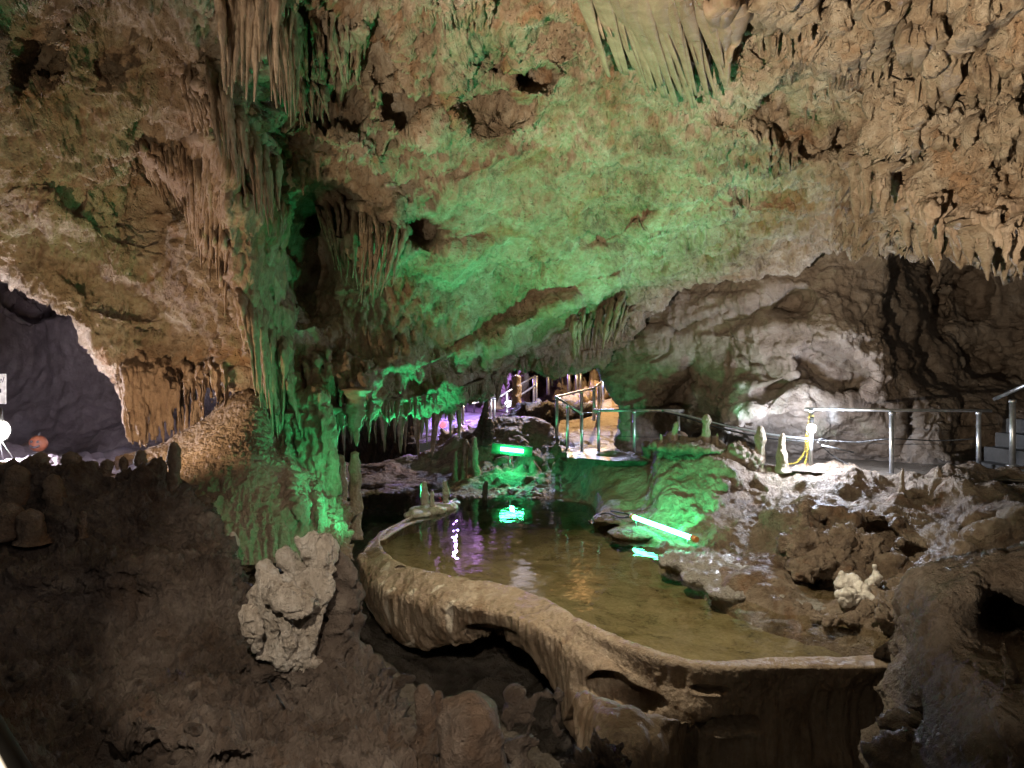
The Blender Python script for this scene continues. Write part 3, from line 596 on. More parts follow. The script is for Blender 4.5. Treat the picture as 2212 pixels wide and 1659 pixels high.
def wpost(p):
    # little hollow pockets below the rim
    q = Qn(p); x, y = q[..., 0], q[..., 1]; p = p.copy()
    for (cx, cy, rx, ry, a, rot) in ((1055,1365,60,16,0.35,8),(1345,1495,105,26,0.55,22),(1572,1566,66,13,0.4,-3),(1535,1489,42,9,0.10,4),(865,1228,12,6,0.08,0),(968,1225,18,7,0.08,20),(1000,1245,22,9,0.1,10)):
        r = math.radians(rot); dx, dy = x-cx, y-cy; u = (dx*math.cos(r)+dy*math.sin(r))/rx; v = (-dx*math.sin(r)+dy*math.cos(r))/ry
        s = np.sqrt(u*u+v*v)+pn(p*np.array([3.5, 3.5, 5]), 717)*0.45
        p[..., 1] += a*(1-sstep(0.7, 1.1, s)); 
        p[..., 1] -= a*0.25*np.exp(-((v-1.4)/0.5)**2)*(np.abs(u) < 1)*(1-np.abs(u))
    return p
basin_o, basin_p = sheet('rimstone_basin', rows, 1000, 330, M['basin'], [], wdisp, wpost, wstain, world=True, kind=None)
tag(basin_o, 'large tan rimstone basin wall curving around the shallow pool', 'rimstone dam')

# water surfaces
def flat(name, pts, z, mat):
    me = bpy.data.meshes.new(name); me.from_pydata([(p[0], p[1], z) for p in pts], [], [tuple(range(len(pts)))]); me.update(); me.materials.append(mat)
    o = bpy.data.objects.new(name, me); COL.objects.link(o); return o
wp = [(p.x, p.y) for p in rp[:-1]]
far = [(2080,1390),(2000,1330),(1800,1280),(1650,1240),(1560,1190),(1480,1150),(1440,1110),(1350,1075),(1290,1055),(1200,1045),(1100,1040),(1010,1045)]
wp += [(P(x, y, 3653/(y-829.5)).x, 3653/(y-829.5)) for x, y in far]
tag(flat('pool_water', wp, WZ, M['water']), kind='structure')
# second small pools
lp = [(985,1079),(990,1062),(930,1040),(760,1040),(690,1078),(700,1095),(760,1110),(830,1112),(890,1108),(945,1098)]
tag(flat('far_pool_water', [(P(x, y, 3653/(y-829.5)).x, 3653/(y-829.5)) for x, y in lp], WZ-0.02, M['water']), kind='structure')
sp = P(1760, 1265, 8.6)
# pool bed
near = [(-2.6+0, 15.5)]+[]
bedr = []
ns = 24
nearp = rp[:-1]; farp = []
fx = np.linspace(0, 1, len(nearp)); fpt = np.array([(P(x, y, 3653/(y-829.5)).x, 3653/(y-829.5)) for x, y in far[::-1]])
fs = np.linspace(0, 1, len(fpt))
for t in fx: farp.append(Vector((np.interp(t, fs, fpt[:, 0]), np.interp(t, fs, fpt[:, 1]), 0)))
for k in range(ns):
    t = k/(ns-1); row = []
    for a, b in zip(nearp, farp):
        v = a.lerp(b, t); depth = 0.06+0.16*math.sin(math.pi*min(1, t*1.1)); row.append((v.x, v.y, WZ-depth-0.02))
    bedr.append(row)
sheet('pool_bed', bedr, 260, 260, M['bed'], [], lambda p, q: fbm(p, 1.2, 3, 720)*0.05+fbm(p, 7, 2, 722)*0.008, world=True)

# ================================================================ RIGHT FOREGROUND ROCK
RF = [
 [(1925,1440,5.95),(1880,1480,5.8),(1905,1540,5.6),(1850,1620,5.3),(1890,1760,4.9),(1860,1950,4.5)],
 [(1945,1395,5.6),(1950,1430,5.4),(1955,1490,5.2),(1965,1580,4.9),(1975,1730,4.4),(1985,1950,4.0)],
 [(1968,1310,5.4),(1985,1360,5.1),(1995,1430,4.9),(2005,1530,4.6),(2015,1700,4.1),(2025,1950,3.7)],
 [(2005,1250,5.3),(2030,1300,4.9),(2045,1380,4.7),(2055,1500,4.4),(2065,1680,3.9),(2070,1950,3.5)],
 [(2080,1218,5.3),(2100,1250,5.0),(2110,1360,4.8),(2115,1480,4.2),(2120,1660,3.7),(2120,1950,3.3)],
 [(2150,1210,5.3),(2160,1240,5.1),(2170,1370,4.9),(2175,1480,4.1),(2175,1660,3.6),(2175,1950,3.2)],
 [(2230,1210,5.2),(2235,1240,5.0),(2240,1380,4.8),(2240,1480,4.0),(2240,1660,3.5),(2240,1950,3.1)],
 [(3000,1215,5.0),(3000,1240,4.8),(3000,1380,4.5),(3000,1480,3.8),(3000,1660,3.3),(3000,1950,3.0)]]
RR = []
for c in RF:
    w = P(*c[0]); RR.append([f2(w+Vector((0.15, 0.9, -1.0))), f2(w+Vector((0.05, 0.35, -0.12)))]+c)
def rdisp(p, q): return fbm(p, 1.0, 3, 801)*0.10+fbm(p, 2.6, 2, 803)*0.045+billow(p, 9, 3, 805, g=0.65)*0.014+billow(p, 30, 2, 806)*0.003-sstep(0.35, 0.6, fbm(p, 5, 2, 807))*0.04*sstep(0, .3, fbm(p, .8, 1, 809))
M['greyrock'] = rock_mat('grey_foreground_rock', [(0.10, 0.07, 0.05), (0.22, 0.17, 0.13), (0.32, 0.26, 0.21), (0.42, 0.37, 0.31)], 0.7, 0.4, 1.0, 1.4, 0.1)
fr_o, fr_p = sheet('boulder', np.transpose(np.array(RR, float), (1, 0, 2)), 380, 420, M['greyrock'], [(2180,1330,90,60,0.9,0.5),(1960,1560,40,30,0.4,0.6)], rdisp, kind=None)
tag(fr_o, 'huge rough grey boulder in the right corner with a dark hollow in its top', 'boulder')
# ================================================================ hanging formations
def cling(x, y, off=0.03): return P(x, y, depth_at(CQ, x, y)-off)
def rib(tx, ty, bx, by, r, mode, rng, bend=6, off=0.0, hangd=None, taper=0.12):
    n = 7; pts = []
    d0 = depth_at(CQ, tx, max(ty, -500)) if hangd is None else hangd
    bnd = rng.uniform(-bend, bend); ph = rng.uniform(0, 6)
    d1 = depth_at(CQ, bx, by) if mode == 'cling' else d0
    for k in range(n):
        t = k/(n-1); x = tx+(bx-tx)*t+math.sin(t*3.1+ph)*bnd*0.5+rng.uniform(-1, 1); y = ty+(by-ty)*t
        if mode == 'cling': d = min(depth_at(CQ, x, max(y, -500)), d0+(d1-d0)*t+0.25)-off-r*0.35
        else: d = d0+(-off)*(1)
        rr = r*((1-t)**0.75*(1-taper)+taper)*(1+0.15*math.sin(t*9+ph))
        rr *= (0.45, 0.95)[k] if k < 2 else 1
        if mode == 'hang': d += (0.30, 0.10)[k]+off*(1, .5)[k] if k < 2 else 0
        elif k == 0: d += 0.12
        pts.append((P(x, y, d), rr))
    return pts
def bundle(name, top, bot, n, r, mat, label, mode='cling', seed=0, bend=8, off=0.0, hangd=None, nr=16, nl=40, jit=14, ljit=0.25, amp=0.3, flute=0.22, cat='stalactites', group=None, sq=(0.75, 1.7), fz=0):
    rng = random.Random(seed); parts = []
    def pl(L, t):
        s = t*(len(L)-1); i = min(int(s), len(L)-2); f = s-i; return (L[i][0]+(L[i+1][0]-L[i][0])*f, L[i][1]+(L[i+1][1]-L[i][1])*f)
    for i in range(n):
        t = (i+rng.uniform(0.1, 0.9))/n; a = pl(top, t); b = pl(bot, min(1, max(0, t+rng.uniform(-0.03, 0.03))))
        k = 1-rng.random()**1.5*ljit; a = (a[0]+rng.uniform(-jit, jit)*0.4, a[1]+rng.uniform(-jit, jit)*0.6)
        b = (a[0]+(b[0]-a[0])*k+rng.uniform(-jit, jit)*0.3, a[1]+(b[1]-a[1])*k)
        parts.append(tube_grid(rib(a[0], a[1], b[0], b[1], r*rng.uniform(0.6, 1.35), mode, rng, bend, off, hangd), nr=nr, nl=nl, amp=amp, f=7.0, flute=flute, seed=seed*3+i, sq=sq))
    rp_ = []
    for k in range(12):
        a = pl(top, k/11*0.999); d_ = (depth_at(CQ, a[0], max(a[1], -500)) if hangd is None else hangd)+0.1; rp_.append((P(a[0], a[1], d_), r*1.9))
    parts.append(tube_grid(rp_, nr=10, nl=30, amp=0.3, f=4, seed=seed))
    vs = []; fs = []; o = 0
    for v, q in parts: vs.append(v); fs.append(q+o); o += len(v)
    if fz: ob = fuse(name, parts, mat, fz, lambda v, q: billow(v, 7, 3, seed, st=(1, 1, .3), g=0.6)*0.02+billow(v, 11, 2, seed+2, st=(1, 1, .15))*0.016+fbm(v, 2.5, 2, seed+4)*0.03, smooth=1)
    else: ob = clean_obj(name, np.concatenate(vs), np.concatenate(fs), mat)
    return tag(ob, label, cat, group)
DR = M['drape']; ST = M['stal']
bundle('stalactite_curtain', [(455,-80),(640,-80)], [(478,190),(500,215),(565,225),(635,130)], 26, 0.055, DR, 'ribbed brown curtain hanging from the top edge above the longest drapery', 'hang', 11, off=0.25, ljit=0.6)
bundle('stalactite_curtain', [(455,120),(500,200),(560,290),(600,330)], [(470,330),(515,400),(578,512),(603,470)], 34, 0.05, DR, 'longest pale brown drapery ending in a ragged point left of the green wall', 'hang', 12, ljit=0.35, off=0.35, jit=20, bend=14)
bundle('stalactite_curtain', [(375,320),(450,290),(515,340)], [(398,470),(440,600),(495,612)], 30, 0.06, DR, 'dark grey folded curtain with a curved lower hem on the left wall', 'cling', 13, off=0.22, ljit=.15)
bundle('stalactite_curtain', [(300,310),(370,325)], [(345,440),(400,470)], 13, 0.05, DR, 'small looped curtain left of the dark grey folded curtain', 'cling', 14, off=0.13)
bundle('stalactite_curtain', [(395,150),(455,200)], [(430,330),(490,340)], 13, 0.05, DR, 'knobbly pale flowstone strip beside the ribbed brown curtain', 'cling', 15, off=.14, amp=.45)
bundle('flowstone_mass', [(500,520),(560,540),(625,600)], [(560,880),(600,960),(655,1010)], 30, 0.12, DR, 'broad fluted flowstone curtain widening down to the cone, lit green on its right', 'cling', 27, off=0.1, ljit=0.45, jit=26, bend=14, fz=.022)
bundle('stalactite_curtain', [(560,-40),(640,60)], [(585,230),(640,290)], 26, 0.045, DR, 'greenish fine ribs hanging behind the longest drapery', 'hang', 24, off=0.12, ljit=0.7, jit=22)
bundle('stalactite_curtain', [(420,380),(500,400),(560,420)], [(430,640),(500,690),(560,700)], 34, 0.05, DR, 'fine brown ribs on the wall below the longest drapery', 'cling', 25, off=0.16, ljit=0.7, jit=26)
bundle('stalactite_curtain', [(560,690),(640,700)], [(590,960),(640,950)], 22, 0.05, DR, 'thin ribs behind the tan spiked curtain', 'hang', 26, off=0.15, ljit=0.7, jit=22)
bundle('flowstone_mass', [(490,400),(560,430),(610,470)], [(520,660),(560,760),(612,740)], 30, 0.11, DR, 'fluted greenish column joining the ceiling to the cone of flowstone', 'cling', 16, off=0.2, ljit=0.3, fz=.02)
bundle('stalactite_curtain', [(520,600),(590,640),(620,700)], [(548,830),(588,975),(614,940)], 24, 0.065, DR, 'tan spiked curtain pointing down at the flowstone cone', 'hang', 17, off=0.4, ljit=0.3)
bundle('stalactite_curtain', [(262,785),(330,780),(420,785),(520,770)], [(285,975),(345,965),(420,960),(505,890)], 80, 0.055, DR, 'long orange brown fringe of dripping ribs over the dark left passage', 'hang', 18, off=0.22, ljit=0.85, jit=22, fz=.018)
bundle('flowstone_mass', [(262,800),(300,770)], [(272,960),(325,972)], 20, 0.10, DR, 'thick orange brown flowstone pillar at the left end of the fringe', 'hang', 19, off=0.15, ljit=0.2, jit=22, fz=.02)
bundle('stalactite_curtain', [(600,790),(700,770),(790,790)], [(640,930),(700,1000),(735,900),(790,930)], 70, 0.085, ST, 'broad green lit fringe of fluted spikes right of the tan spiked curtain', 'hang', 20, off=0.3, ljit=0.85, jit=44, fz=.02)
bundle('flowstone_mass', [(630,870),(700,860)], [(680,1120),(735,1130)], 26, 0.13, ST, 'green lit fluted leg running down behind the flowstone cone', 'hang', 21, hangd=11.0, ljit=0.25, bend=20, jit=30, fz=.022)
# diagonal ribbons in the upper right middle
bundle('drapery_ribbons', [(1080,-560),(1330,-560)], [(1325,165),(1450,245),(1580,215)], 34, 0.075, M['ribbon'], 'diagonal bundle of smooth tan ribbons hanging at the top right of centre', 'cling', 22, bend=60, off=0.36, ljit=0.14, jit=16, amp=0.1, flute=0.0, nl=60, sq=(.75, 2.4))
bundle('drapery_ribbons', [(1530,-80),(1600,20)], [(1560,215),(1580,170)], 4, 0.08, M['ribbon'], 'two thick tan ribbons bending down beside the diagonal bundle', 'cling', 23, bend=30, off=0.32, jit=8, amp=0.12, flute=0, sq=(1, 1.8), nl=60)
rg = random.Random(5)
for k, (a, b, n, lab) in enumerate([
 ([(620,40),(700,60)], [(630,240),(700,260)], 9, 'ragged grey drip cluster right of the ribbed brown curtain'),
 ([(700,60),(790,40)], [(720,200),(790,180)], 9, 'looped pale drips at the top left of the green ceiling'),
 ([(690,430),(800,450),(880,500)], [(720,600),(790,660),(850,640)], 26, 'hanging green fringe beside the deep oval hollow in the ceiling'),
 ([(620,170),(700,190)], [(630,280),(720,270)], 12, 'green lit drip fringe under the ragged grey cluster'),
 ([(900,-30),(1060,-30)], [(920,70),(1060,80)], 16, 'bright pitted drips at the top edge left of the diagonal ribbons'),
 ([(1640,-20),(1760,-10)], [(1640,120),(1750,150)], 9, 'knobbly tan drips at the top edge right of the diagonal ribbons'),
 ([(1780,20),(1930,20)], [(1800,180),(1920,200)], 13, 'lumpy brown drips above and right of the round ceiling hollow'),
 ([(1950,-40),(2080,20)], [(1950,230),(2060,300)], 13, 'cluster of bulbous brown drips near the top right'),
 ([(2080,-20),(2230,0)], [(2100,240),(2230,200)], 14, 'tan ribbed drips filling the top right corner'),
 ([(1960,220),(2110,260)], [(1990,380),(2080,350)], 10, 'tapering tan drips below the bulbous cluster'),
 ([(2120,260),(2240,220)], [(2130,370),(2240,350)], 10, 'short drips at the right edge under the corner ribs'),
 ([(1230,690),(1370,640)], [(1240,780),(1335,745)], 18, 'soft green fringe hanging above the lit walkway gap'),
 ([(1620,270),(1720,310)], [(1640,390),(1720,370)], 9, 'short pinkish drips below the round ceiling hollow')]):
    bundle('drip_cluster', a, b, int(n*1.5), (0.05 if k not in (5, 6, 7, 8, 9) else 0.075) if k != 11 else 0.09, ST if k % 2 else M['ceil'], lab, 'cling' if k not in (2, 3, 11) else 'hang', 40+k, off=0.16, ljit=0.7, jit=30, bend=16, amp=0.45, flute=0.2, nl=30, cat='drip formation')

# single stalactites: five shapes, copied
var = []
for k in range(6):
    rng = random.Random(100+k); sp = []
    for j in range(8):
        t = j/7; sp.append((Vector((math.sin(t*2+k)*0.025, math.cos(t*1.7+k)*0.02, -t)), (0.10*(1-t)**0.8+0.008)*(1+0.1*math.sin(t*11+k))*(1.5 if j == 0 else 1)))
    v, q = tube_grid(sp, nr=14, nl=34, amp=0.3, f=6, flute=0.15, seed=200+k); v = v+np.array([0, 0, 0.04])
    o = clean_obj('stalactite', v, q, ST); var.append(o.data); bpy.data.objects.remove(o)
def stal(x, y, L, w, label, group=None, d=None, name='stalactite', k=None, mat=None, off=0.0):
    d = d or depth_at(CQ, x, y, 9)
    o = bpy.data.objects.new(name, var[k if k is not None else rg.randrange(6)]); COL.objects.link(o)
    Lm = L/F*d; o.location = P(x, y, d-off)+Vector((0, 0, 0.03)); o.scale = (w/F*d/0.2, w/F*d/0.2, Lm); o.rotation_euler = (rg.uniform(-.05, .05), rg.uniform(-.05, .05), rg.uniform(0, 6.28))
    return tag(o, label, 'stalactite', group)
def lipy(x): return float(np.interp(x, ceil_ctrl[7, :, 0], ceil_ctrl[7, :, 1]))
G1 = 'stalactites along the right ceiling edge'
for x, y, L, w, lab in [(1852,370,150,30,'long white spike hanging furthest left on the right ceiling edge'),(1872,350,120,26,'tan stalactite just right of the long white spike'),(1895,430,80,16,'small white stalactite ending right of the long spike'),
    (1918,440,60,30,'short thick stalactite under the curled shelf'),(1940,470,65,12,'thin white stalactite alone below the shelf edge'),(1905,370,110,40,'dark folded stalactite under the tan shelf'),
    (1960,420,120,50,'broad tan stalactite before the dark right wall'),(1990,460,110,44,'blunt tan stalactite left of the greenish pointed one'),(2028,480,115,50,'greenish pointed stalactite lowest of its cluster on the right ceiling edge'),
    (2065,480,90,40,'pale stalactite between the greenish one and the double tip'),(2095,490,90,44,'tan stalactite with a double tip'),(2122,500,115,46,'knobbly tan stalactite left of the black niche'),
    (2150,510,95,36,'tan stalactite under the black niche'),(2178,520,95,34,'pointed stalactite second from the right edge'),(2205,520,90,36,'stalactite at the right edge of the picture')]:
    stal(x, y, L, w, lab, G1, off=0.25)
bundle('stalactite_curtain', [(1860,355),(1950,380),(2020,430)], [(1865,470),(1950,500),(2030,560)], 14, 0.085, DR, 'dark folded draperies behind the white spike', 'hang', 70, off=0.3, ljit=0.6, jit=24, fz=.016)
bundle('stalactite_curtain', [(2010,440),(2110,450),(2220,470)], [(2020,560),(2110,570),(2220,575)], 20, 0.085, DR, 'tan dripping skirt along the right ceiling edge', 'hang', 71, off=0.2, ljit=0.7, jit=30, fz=.016)
G2 = 'fringe of small stalactites along the slab'
for i in range(44):
    x = 800+i*5.6+rg.uniform(-2, 2); stal(x, lipy(x)-12, rg.uniform(16, 55)*(1.2 if x < 900 else 0.8), rg.uniform(8, 15), 'small green stalactite in the fringe above the black hollow', G2, off=0.1)
for i in range(26):
    x = 1062+i*9.6+rg.uniform(-3, 3); stal(x, lipy(x)-14, rg.uniform(14, 38), rg.uniform(9, 18), 'small greenish stalactite in the fringe above the lit walkway gap', 'fringe above the walkway gap', off=0.1)
for x, y, L, w, lab in [(645,900,110,34,'green stalactite beside the tan spiked curtain tip'),(668,905,60,22,'short green spike between two longer ones'),(705,890,130,40,'green stalactite over the flowstone cone'),(742,880,60,22,'small green spike left of the largest green stalactite'),
    (772,850,120,48,'largest green stalactite with a pale forked top'),(800,870,60,20,'green spike just right of the largest green stalactite'),(626,900,90,26,'thin green stalactite beside the column')]:
    stal(x, y, L, w, lab, 'green stalactites over the cone', off=0.25)
for i in range(26):
    x = 620+i*7+rg.uniform(-3, 3); stal(x, 890+rg.uniform(-25, 10), rg.uniform(25, 80), rg.uniform(9, 16), 'thin green stalactite hanging over the flowstone cone', 'thin green stalactites over the cone', off=0.2)
for i in range(22):
    x = 1700+rg.uniform(-90, 350); y = rg.uniform(150, 420); stal(x, y, rg.uniform(18, 40), rg.uniform(5, 9), 'tiny pale stalactite on the pitted right ceiling', 'tiny stalactites on the right ceiling', off=0.05)
for x in (92, 97, 106, 178, 183, 280, 335, 400, 455):
    stal(x+rg.uniform(-2, 2), -14, rg.uniform(22, 45), 6, 'thin white straw stalactite at the top edge left', 'straw stalactites at the top edge', off=0.15)
for i in range(16):
    x = 290+i*4+rg.uniform(-2, 2); stal(x, 718+rg.uniform(-4, 8), rg.uniform(8, 18), 5, 'tiny stalactite on the rim of the left wall hollow', 'tiny stalactites on the left wall', off=0.08)
for x, y, L, w in [(650,170,40,10),(690,110,60,12),(720,40,60,12),(600,20,100,18),(585,170,60,8),(655,360,70,16),(690,340,60,14),(610,430,60,10),(960,60,40,8),(905,70,30,7),(1010,70,26,7),(620,120,60,10),(640,40,90,12)]:
    stal(x, y, L, w, 'slim stalactite among the drips at the top left of the green ceiling', 'slim stalactites at the top left', off=0.1)
for x, y, L, w in [(1075,815,60,24),(1056,830,45,16),(1090,810,40,16)]:
    stal(x, y, L, w, 'dark stalactite hanging beside the black spire', 'dark stalactites over the mound', d=15)
for i in range(30):
    x = 700+i*10+rg.uniform(-4, 4)
    stal(x, rg.uniform(840, 880), rg.uniform(40, 130), rg.uniform(10, 26), 'dim stalactite inside the black hollow', 'dim stalactites in the hollow', d=rg.uniform(15.5, 18.5))

# ================================================================ flowstone cone
FM = [
 [(250,990,10.3),(300,990,10),(330,1010,9.5),(360,1035,9.1),(380,1060,8.8),(390,1120,8.6)],
 [(370,950,10.6),(385,962,10.1),(400,985,9.5),(415,1040,9),(430,1090,8.7),(440,1180,8.5)],
 [(455,900,10.7),(465,908,10.2),(475,950,9.6),(480,1040,9),(480,1130,8.7),(485,1215,8.6)],
 [(530,850,10.8),(542,858,10.3),(545,930,9.7),(540,1040,9.1),(535,1130,8.8),(535,1220,8.7)],
 [(590,880,11),(585,898,10.5),(590,970,9.9),(595,1060,9.3),(600,1130,9.0),(605,1215,8.9)],
 [(650,960,11.2),(640,975,10.7),(645,1030,10.1),(655,1090,9.6),(660,1140,9.4),(665,1205,9.3)],
 [(710,1040,11.2),(700,1055,10.8),(705,1090,10.3),(712,1130,9.9),(715,1160,9.7),(720,1200,9.6)],
 [(770,1110,11),(760,1125,10.7),(762,1145,10.4),(765,1165,10.2),(768,1180,10.1),(770,1210,10)]]
fm = np.transpose(np.array(FM, float), (1, 0, 2)); top0 = fm[:1].copy(); top0[..., 2] += 1.0; top0[..., 1] += 25
def fmd(p, q):
    y = q[..., 1]; w = sstep(980, 1090, y)
    return fbm(p, 0.9, 3, 901)*0.12+billow(p, 4.2, 3, 903, st=(1, 1, 0.12))*0.11*w*sstep(400, 460, q[..., 0])+billow(p, 9, 3, 905, g=0.6)*0.02
M['cone'] = rock_mat('flowstone_rock', [(0.2, 0.14, 0.095), (0.32, 0.24, 0.17), (0.42, 0.34, 0.26)], 0.7, 0.4, 0.9, 1.3, 0.4)
fo, fp = sheet('flowstone_cone', np.concatenate([top0, fm]), 460, 420, M['cone'], [(600,930,14,60,0.3,0.6),(690,1090,16,60,-0.3,0.8),(640,1060,20,80,-0.3,0.8,-10)], fmd, kind=None)
tag(fo, 'big fluted cone of flowstone, brown on the left slope and green on the right', 'flowstone')

# ================================================================ stalagmites
def mite(x, y0, y1, w, d, label, mat='stal', group=None, lean=0, knobs=0, seed=0, name='stalagmite', top=0.5, sink=12, cat='stalagmite', flute=0.05, amp=0.28):
    """stalagmite with its foot at (x,y1) and top at (x+lean,y0)"""
    rng = random.Random(seed*7+int(x)); n = 8; sp = []
    ph = rng.uniform(0, 6)
    for k in range(n):
        t = k/(n-1); yy = y1+sink+(y0-y1-sink)*t; xx = x+lean*t+math.sin(t*4+ph)*w*0.08
        r = w/2*(1-(1-top)*t)*(1+knobs*math.sin(t*13+ph))
        if k == 0: r *= 1.3
        if k == n-1: r *= 0.7
        sp.append((P(xx, yy, d), r/F*d))
    v, q = tube_grid(sp, nr=24, nl=44, amp=amp, f=3.5/(w/F*d)*0.35, flute=flute, seed=seed+300)
    base = P(x, y1, d); v = v-np.array(base)
    o = clean_obj(name, v, q, M[mat]); o.location = base
    return tag(o, label, cat, group)
bq = lambda x, y: depth_at(BQ, x, y, 8)
mite(1527, 897, 965, 19, 12.75, 'tall blunt brown stalagmite before the blue lit wall, nearest the left hose bend', 'stal', knobs=0.12, seed=1, top=0.9)
mite(1550, 937, 970, 10, 12.7, 'tiny pointed stalagmite right beside the tall blunt brown one', 'stal', seed=2)
mite(1641, 922, 1008, 27, 12.5, 'twisted knobbly stalagmite standing on the walkway edge', 'stal', knobs=0.22, seed=3, top=0.75)
mite(1690, 937, 1008, 29, 12.4, 'smooth cone stalagmite between the twisted one and the yellow chain', 'stal', knobs=0.04, seed=4, top=0.35)
mite(1455, 912, 955, 20, 12.9, 'leaning brown stalagmite on the flat ledge beside the railing end', 'stal', knobs=0.1, seed=5, lean=6)
mite(1428, 938, 955, 9, 12.9, 'stubby stalagmite at the left tip of the flat ledge', 'stal', seed=6)
mite(1949, 1012, 1062, 15, 11.0, 'slim pointed stalagmite below the middle post of the right railing', 'stal', seed=7, knobs=0.08, top=0.4)
mite(2027, 1014, 1058, 18, 10.9, 'round headed stalagmite below the right railing', 'stal', seed=8, top=0.85)
mite(2063, 1032, 1060, 12, 10.8, 'smallest pointed stalagmite below the right railing', 'stal', seed=9, top=0.3)
mite(1737, 1082, 1160, 24, 9.35, 'dark stump stalagmite on the big boulder of the bank', 'bank', seed=10, knobs=0.15, top=0.85)
mite(735, 985, 1100, 30, 11.6, 'flat topped grey green stalagmite left of the curved one', 'stal', seed=11, top=0.8)
mite(762, 978, 1150, 34, 11.3, 'tall curved green stalagmite beside the black hollow', 'stal', seed=12, top=0.7, lean=8, flute=0.15)
mite(918, 1042, 1100, 22, 13.3, 'larger pale stalagmite at the far tip of the pool rim', 'pale', seed=13, knobs=0.1, top=0.65)
mite(934, 1060, 1102, 15, 13.1, 'small pale stalagmite squeezed between the two on the pool rim', 'pale', seed=14, top=0.5)
mite(962, 1040, 1092, 15, 13.7, 'slim pale stalagmite right of the pair on the pool rim', 'pale', seed=15, knobs=0.15, top=0.85)
tag(fuse('pool_island', [ball(P(925,1104,13.2), 0.28, sq=(1.3, 1, 0.45)), ball(P(955,1098,13.6), 0.26, sq=(1.3, 1, 0.4)), ball(P(900,1112,12.8), 0.2, sq=(1.3, 1, 0.4)), ball(P(975,1088,14.2), 0.2, sq=(1, 1, 0.4))], M['pale'], 0.03, lambda v, q: fbm(v, 4, 3, 66)*0.05), 'low pale rock island carrying three stalagmites at the far pool rim', 'rock')
mite(1002, 950, 1030, 18, 17.2, 'green lit stalagmite nearest the green box lamp', 'stal', seed=16, top=0.7, lean=5, knobs=0.1)
mite(1026, 945, 1040, 22, 17.1, 'rightmost tall green lit stalagmite by the mound', 'stal', seed=17, top=0.6)
mite(984, 975, 1045, 14, 17.0, 'leftmost small green lit stalagmite by the mound', 'stal', seed=18)
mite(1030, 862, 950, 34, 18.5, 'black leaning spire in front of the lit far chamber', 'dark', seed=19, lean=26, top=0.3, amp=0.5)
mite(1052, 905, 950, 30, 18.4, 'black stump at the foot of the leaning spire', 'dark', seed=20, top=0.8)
mite(1046, 1040, 1082, 14, 14.6, 'dark leaning stalagmite on the far shore of the pool', 'dark', seed=21, top=0.7, lean=5)
# left ledge
for i, (x, y0, y1, w, d, lab, kb, tp) in enumerate([
 (88,981,1030,34,7.35,'round topped stalagmite on the ledge above the pumpkin face side',0.05,0.95),(155,981,1028,40,7.3,'fattest knob on the left ledge rim',0.04,0.95),(122,1016,1034,20,7.2,'little ball of rock between two round stalagmites',0,0.9),
 (304,975,1010,26,7.6,'pale rim lit knob on the ledge left of the tall jointed one',0.1,0.95),(374,958,1060,28,7.5,'tall jointed stalagmite where the ledge meets the flowstone cone',0.12,0.95),(30,1011,1090,56,7.0,'wide hump at the far left of the ledge',0,0.9),
 (118,1030,1100,44,6.9,'squat stalagmite in front of the fattest knob',0.06,0.9),(180,1106,1150,18,6.7,'short pale stalagmite on the lower shelf',0.05,0.8),(20,1092,1150,60,6.6,'dark rounded hump at the left frame edge',0,0.9),(70,1106,1160,56,6.6,'low dark hump beside the left frame edge',0,0.9),
 (230,995,1016,26,7.4,'flat rim lit pebble on the ledge crest',0,0.9),(268,988,1010,18,7.5,'tiny rim lit bump right of the flat pebble',0,0.9),(205,998,1018,18,7.4,'tiny rim lit bump left of the flat pebble',0,0.9)]):
    mite(x, y0, y1, w, d, lab, 'bank', seed=30+i, knobs=kb, top=tp, group=None)
mite(500, 1150, 1225, 40, 7.9, 'green figure-like stalagmite in front of the flowstone cone', 'pale', seed=50, knobs=0.2, top=0.4)
mite(478, 1160, 1225, 22, 7.9, 'small green knob left of the figure-like stalagmite', 'pale', seed=51, top=0.7)
mite(918, 1482, 1600, 62, 4.05, 'dark wet stump with a rounded head at the bottom centre', 'dirt', seed=52, top=0.55, amp=0.35)
mite(948, 1495, 1560, 30, 4.1, 'small wet knob leaning on the rounded stump', 'dirt', seed=53, top=0.7)
v1 = tube_grid([(P(1020,1700,3.7), .20), (P(1018,1640,3.7), .19), (P(1015,1580,3.7), .165), (P(1018,1540,3.7), .155), (P(1020,1522,3.7), .14)], nr=30, nl=40, amp=0.3, f=4, flute=0.1, seed=5)
tag(fuse('rock_stump', [v1], M['dirt'], 0.014, lambda v, q: fbm(v, 9, 3, 77)*0.012), 'flat topped wet rock block at the bottom centre, edges catching green light', 'rock')

# bank boulders, ledge
def rocks(name, lst, mat, label, cat='rock', vox=0.026, amp=0.07, seed=0, f=3.5):
    return tag(fuse(name, [ball(P(x, y, d), r/F*d, sq=s) for x, y, d, r, s in lst], M[mat], vox, lambda v, q: fbm(v, f, 3, seed)*amp+billow(v, f*2.4, 3, seed+4, g=.65)*amp*0.5-cracks(v, f*.5, 0.06, seed+6)*amp*.8+billow(v, f*9, 2, seed+8)*amp*0.1), label, cat)
rocks('boulder', [(1590,985,12.6,34,(1,1,1)),(1560,990,12.5,26,(1,1,.8))], 'bank', 'rounded boulder right of the tall blunt stalagmite at the bank top', seed=1)
rocks('boulder', [(1622,1000,12.5,26,(1,1,1))], 'bank', 'split round boulder at the left end of the bright walkway edge', seed=2)
rocks('rock_ledge', [(1430,962,13,26,(1.2,1,.4)),(1475,966,12.8,44,(1.3,1,.3)),(1530,972,12.6,34,(1.3,1,.35))], 'bank', 'thin overhanging rock ledge at the top of the green lit bank', seed=3, amp=0.05)
